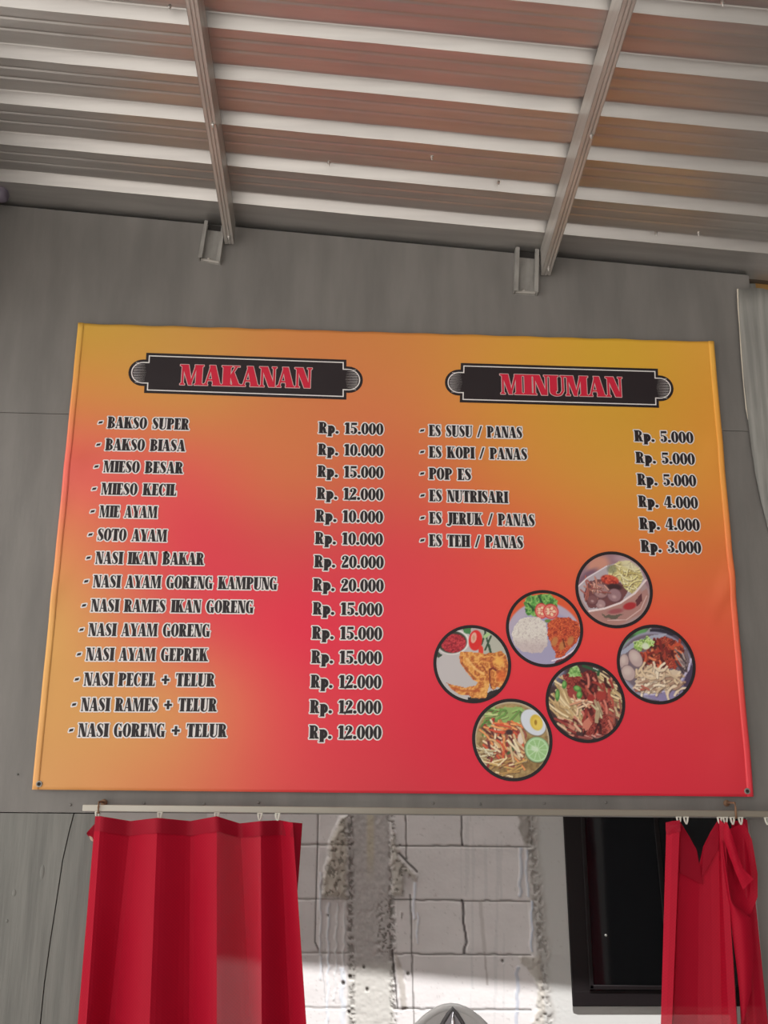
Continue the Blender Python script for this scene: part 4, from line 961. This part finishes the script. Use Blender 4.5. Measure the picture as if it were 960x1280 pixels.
# ------------------------------------------------------------------ curtain rail, hooks
RY = -0.060
a = at(103, 1009, RY); b = at(103, 1017, RY); e = at(960, 1014, RY); zr0 = at(500, 1017.5, RY)[2]; zr1 = at(500, 1009.5, RY)[2]
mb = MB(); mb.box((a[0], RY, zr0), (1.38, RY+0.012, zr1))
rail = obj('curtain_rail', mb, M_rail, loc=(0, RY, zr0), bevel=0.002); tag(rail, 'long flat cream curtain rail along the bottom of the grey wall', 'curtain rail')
for (hx, hy) in ((130, 1003), (908, 1004)):
    p = at(hx, hy, 0.0); q = at(hx, 1012, RY-0.002)
    mb = MB(); mb.tube([(p[0], 0.002, p[2]), (p[0], -0.03, p[2]+0.001), (p[0], RY-0.003, p[2]), (p[0], RY-0.006, p[2]-0.012), (p[0], RY-0.005, zr0-0.003), (p[0], RY+0.008, zr0-0.004)], 0.003, 8)
    mb.lathe((p[0], 0.0, p[2]), (0, -1, 0), [(0.009, 0), (0.009, 0.003), (0.004, 0.005)], 12)
    o = obj('rail_holder', mb, M_rust, loc=(p[0], 0, p[2]), smooth=True)
    tag(o, 'rusty screw hook holding the %s end of the cream curtain rail' % ('left' if hx < 400 else 'right'), 'hook', 'screw hooks of the curtain rail')
hooks = [(200, 'cream hook over the second ridge of the left curtain'), (271, 'cream hook over the middle ridge of the left curtain'), (325, 'cream hook near the right end of the left curtain'), (347, 'cream hook at the right corner of the left curtain'), (122, 'cream hook at the left corner of the left curtain'),
         (848, 'cream hook at the left corner of the right curtain'), (857, 'cream hook hanging empty beside the right curtain corner'), (899, 'cream hook left of the flopped header of the right curtain'), (906, 'cream hook directly above the flopped header of the right curtain'),
         (915, 'cream hook second from right above the right curtain'), (925, 'cream hook rightmost above the right curtain'), (958, 'cream hook hanging empty at the right edge of the photo')]
for hx, lb in hooks:
    p = at(hx, 1018, RY+0.006); x, z = p[0], zr0
    mb = MB(); yh = RY+0.006
    mb.box((x-0.007, yh-0.004, z-0.0025), (x+0.007, yh+0.004, z+0.0))
    mb.tube([(x-0.005, yh, z-0.002), (x-0.0035, yh-0.001, z-0.012), (x-0.0005, yh-0.002, z-0.020)], [0.003, 0.0026, 0.002], 7)
    mb.tube([(x+0.005, yh, z-0.002), (x+0.0035, yh-0.001, z-0.012), (x+0.0005, yh-0.002, z-0.020)], [0.003, 0.0026, 0.002], 7)
    o = obj('curtain_hook', mb, M_hook, loc=(x, yh, z-0.02)); tag(o, lb, 'hook', 'cream hooks on the curtain rail')

# ------------------------------------------------------------------ curtains
CY = -0.052
def sheet(ctrl, tmax, rows=60, sub=7, wig=0.0, t0=0.0, dy=0.0, seed=1, soft=0.35, ybot=1280, nz=0.004):
    """ctrl: (x top, y top, x at y=1280, depth); a hanging cloth through those folds"""
    C_ = np.array(ctrl, float); n = len(C_); cols = []
    for i in range(n-1):
        for k in range(sub):
            f = k/sub; fs = f*f*(3-2*f); g = f*(1-soft)+fs*soft
            q = C_[i]*(1-f)+C_[i+1]*f; q[3] = C_[i][3]*(1-g)+C_[i+1][3]*g; cols.append(q)
    cols.append(C_[-1])
    G = []
    for t in np.linspace(t0, tmax, rows):
        row = []
        for j, q in enumerate(cols):
            x = q[0]*(1-t)+q[2]*t; y = q[1]*(1-t)+ybot*t
            Y = CY+q[3]*(0.75+0.35*min(t, 1.5))+dy+wig*(vnoise(j*0.35, t*16, seed)-0.5)+nz*(vnoise(x/30, t*5, seed+3)-0.5)
            row.append(at(x, y, Y))
        G.append(row)
    return G
def strip(Lp, Rp, yl, yr, bulge=0.0, rows=24, colsn=9, noise=0.0, seed=1):
    """cloth patch between two pixel polylines"""
    def res(pp):
        P = np.array(pp, float); d = np.r_[0, np.cumsum(np.hypot(*np.diff(P[:, :2], axis=0).T))]; d /= d[-1]; t = np.linspace(0, 1, rows)
        return np.stack([np.interp(t, d, P[:, 0]), np.interp(t, d, P[:, 1])], -1)
    A, B = res(Lp), res(Rp); G = []
    for i in range(rows):
        row = []
        for s_ in np.linspace(0, 1, colsn):
            p = A[i]*(1-s_)+B[i]*s_
            Y = CY+yl*(1-s_)+yr*s_-bulge*math.sin(math.pi*s_)*math.sin(math.pi*min(1, (i+1)/rows))+noise*(vnoise(p[0]/4, p[1]/4, seed)-0.5)
            row.append(at(p[0], p[1], Y))
        G.append(row)
    return G
PA = 1.7
lc = [(119, 1021, 97, -.010), (126, 1021, 108, -.024), (163, 1027, 136, .006), (197, 1023, 187, -.034), (238, 1027, 236, .004), (271, 1021, 271, -.034), (300, 1030, 313, .002), (326, 1027, 327, -.030), (350, 1026, 362, .004), (366, 1029, 383, -.014)]
lc = [(a_, b_, c_, d_*PA) for a_, b_, c_, d_ in lc]
cl_root = empty('curtain', at(240, 1450, CY), 'wide red pleated curtain hanging below the left half of the banner', 'curtain', 'red curtains on the rail')
mb = MB(); mb.grid(sheet(lc, 2.2, 70)); obj('curtain_cloth', mb, M_cur, parent=cl_root, smooth=False, solid=0.0)
for part_ in (lc[:6], lc[7:]):
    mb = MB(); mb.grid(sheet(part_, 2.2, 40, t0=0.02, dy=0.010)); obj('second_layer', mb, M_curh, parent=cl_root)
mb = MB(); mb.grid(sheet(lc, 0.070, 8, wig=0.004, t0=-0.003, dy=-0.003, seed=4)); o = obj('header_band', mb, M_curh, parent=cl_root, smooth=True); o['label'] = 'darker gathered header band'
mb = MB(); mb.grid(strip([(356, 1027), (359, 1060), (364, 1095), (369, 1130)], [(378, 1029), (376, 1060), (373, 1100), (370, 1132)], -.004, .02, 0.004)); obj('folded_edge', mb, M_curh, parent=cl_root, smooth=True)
mb = MB(); mb.grid(strip([(120, 1028), (109, 1040), (108, 1042)], [(121, 1052), (116, 1050), (110, 1045)], -.014, .0, 0.003, 8, 5)); obj('corner_flap', mb, M_curh, parent=cl_root, smooth=True)
mb = MB(); mb.grid(strip([(111, 1044), (113, 1050), (116, 1052)], [(115, 1044), (116, 1049), (118, 1051)], -.004, -.004, 0.001, 5, 3)); o = obj('lining_scrap', mb, M_lining, parent=cl_root); o['label'] = 'beige scrap of lining'

cr_root = empty('curtain', at(890, 1450, CY), 'narrow red curtain below the banner right corner with its header flopped over', 'curtain', 'red curtains on the rail')
rc = [(833, 1028, 826, .004), (841, 1026, 833, -.016), (850, 1026, 840, -.024), (852, 1030, 842, .010), (862, 1046, 855, .016), (870, 1061, 866, .020), (874, 1080, 872, .022), (879, 1058, 880, .020), (888, 1040, 891, .016), (898, 1024, 902, .010), (899, 1024, 911, -.014), (906, 1030, 921, -.026), (907, 1032, 922, .012)]
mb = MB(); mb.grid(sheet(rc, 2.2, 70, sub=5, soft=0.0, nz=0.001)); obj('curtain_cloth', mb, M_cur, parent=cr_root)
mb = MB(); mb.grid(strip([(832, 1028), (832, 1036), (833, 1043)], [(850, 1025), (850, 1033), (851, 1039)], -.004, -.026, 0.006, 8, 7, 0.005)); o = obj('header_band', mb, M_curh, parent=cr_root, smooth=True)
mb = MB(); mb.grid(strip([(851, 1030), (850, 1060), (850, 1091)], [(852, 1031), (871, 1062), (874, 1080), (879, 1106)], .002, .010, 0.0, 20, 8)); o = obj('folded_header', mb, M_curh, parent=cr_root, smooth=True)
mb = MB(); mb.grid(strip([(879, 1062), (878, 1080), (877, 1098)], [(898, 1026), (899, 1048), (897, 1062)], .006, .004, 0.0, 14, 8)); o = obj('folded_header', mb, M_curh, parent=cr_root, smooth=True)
bc = [(914, 1024, 926, .010), (921, 1026, 934, .022), (928, 1023, 944, .010), (934, 1025, 960, .020)]
mb = MB(); G = sheet(bc, 2.2, 60, soft=.6); mb.grid(G); obj('back_fold', mb, M_cur, parent=cr_root, smooth=True)
mb = MB(); mb.grid(strip([(903, 1040), (902, 1075), (908, 1106), (918, 1131), (930, 1144)], [(930, 1028), (940, 1050), (947, 1092), (947, 1122), (938, 1143)], -.012, .0, -0.030, 26, 11)); o = obj('sagging_fold', mb, M_cur, parent=cr_root, smooth=True)
mb = MB(); mb.grid(strip([(901, 1050), (905, 1090), (912, 1140), (922, 1220), (928, 1279)], [(903, 1050), (916, 1128), (939, 1148), (942, 1191), (939, 1239), (929, 1279)], -.018, -.022, 0.014, 36, 9)); obj('front_fold', mb, M_cur, parent=cr_root, smooth=True)
mb = MB(); mb.grid(strip([(906, 1027), (904, 1045), (911, 1068), (920, 1092), (929, 1112)], [(909, 1028), (916, 1046), (923, 1070), (929, 1086), (942, 1099)], -.034, -.044, 0.006, 22, 8, 0.003)); o = obj('header_flap', mb, M_cur, parent=cr_root, smooth=True); o['label'] = 'brighter quilted header flap flopped forward'

# ------------------------------------------------------------------ chair behind the hatch
YC = 0.42
ctr = at(564, 1253.5, YC); zt = ctr[2]; xc = ctr[0]
ch = empty('chair', (xc, YC-0.2, 0), 'grey chair with a pointed arched back, in front of the block wall', 'chair')
def arch(wd, top, drop, p=2.0, n=41, y=YC, x0=0.0):
    xs_ = np.sin(np.linspace(-math.pi/2, math.pi/2, n))*wd
    return [np.array([xc+x0+x, y, top-drop*abs(x/wd)**p]) for x in xs_]
A = arch(0.250, zt-0.0135, 0.30, 1.9)
mb = MB(); mb.prism([(p[0], YC-0.012, p[2]) for p in A]+[(xc+0.25, YC-0.012, 0.44), (xc-0.25, YC-0.012, 0.44)], (0, 0.022, 0)); obj('back_shell', mb, M_chair, parent=ch)
mb = MB(); mb.tube([np.array([xc-0.25, YC, 0.44])]+A+[np.array([xc+0.25, YC, 0.44])], 0.0135, 12); obj('back_frame', mb, M_chair, parent=ch, smooth=True)
za = at(566, 1259.5, YC-0.02)[2]; xa = at(566, 1259.5, YC-0.02)[0]-xc
B = arch(0.165, za-0.004, 0.30, 1.18, y=YC-0.013, x0=xa)
mb = MB(); mb.tube([np.array([xc+xa-0.165, YC-0.013, 0.48])]+B+[np.array([xc+xa+0.165, YC-0.013, 0.48])], 0.0065, 10); obj('inner_trim', mb, M_chair2, parent=ch, smooth=True)
mb = MB(); mb.prism([(p[0], YC-0.016, p[2]) for p in B]+[(xc+xa+0.165, YC-0.016, 0.48), (xc+xa-0.165, YC-0.016, 0.48)], (0, 0.004, 0)); obj('back_panel', mb, M_chair3, parent=ch)
mb = MB(); mb.tube([(xc+xa, YC-0.019, 0.48), (xc+xa, YC-0.021, za-0.10), (xc+xa, YC-0.021, za-0.045), (xc+xa+0.001, YC-0.019, za-0.012)], [0.016, 0.012, 0.008, 0.0015], 10); obj('back_rib', mb, M_chrome, parent=ch, smooth=True)
mb = MB(); mb.box((xc-0.21, YC-0.43, 0.42), (xc+0.21, YC+0.01, 0.45)); obj('seat', mb, M_chair, parent=ch, bevel=0.01)
for sx in (-1, 1):
    for yy in (YC-0.40, YC-0.02):
        mb = MB(); mb.tube([(xc+sx*0.185, yy, 0.43), (xc+sx*0.215, yy+(0.02 if yy > YC-0.1 else -0.02), 0.0)], [0.02, 0.015], 8); obj('leg', mb, M_chair, parent=ch, smooth=True)
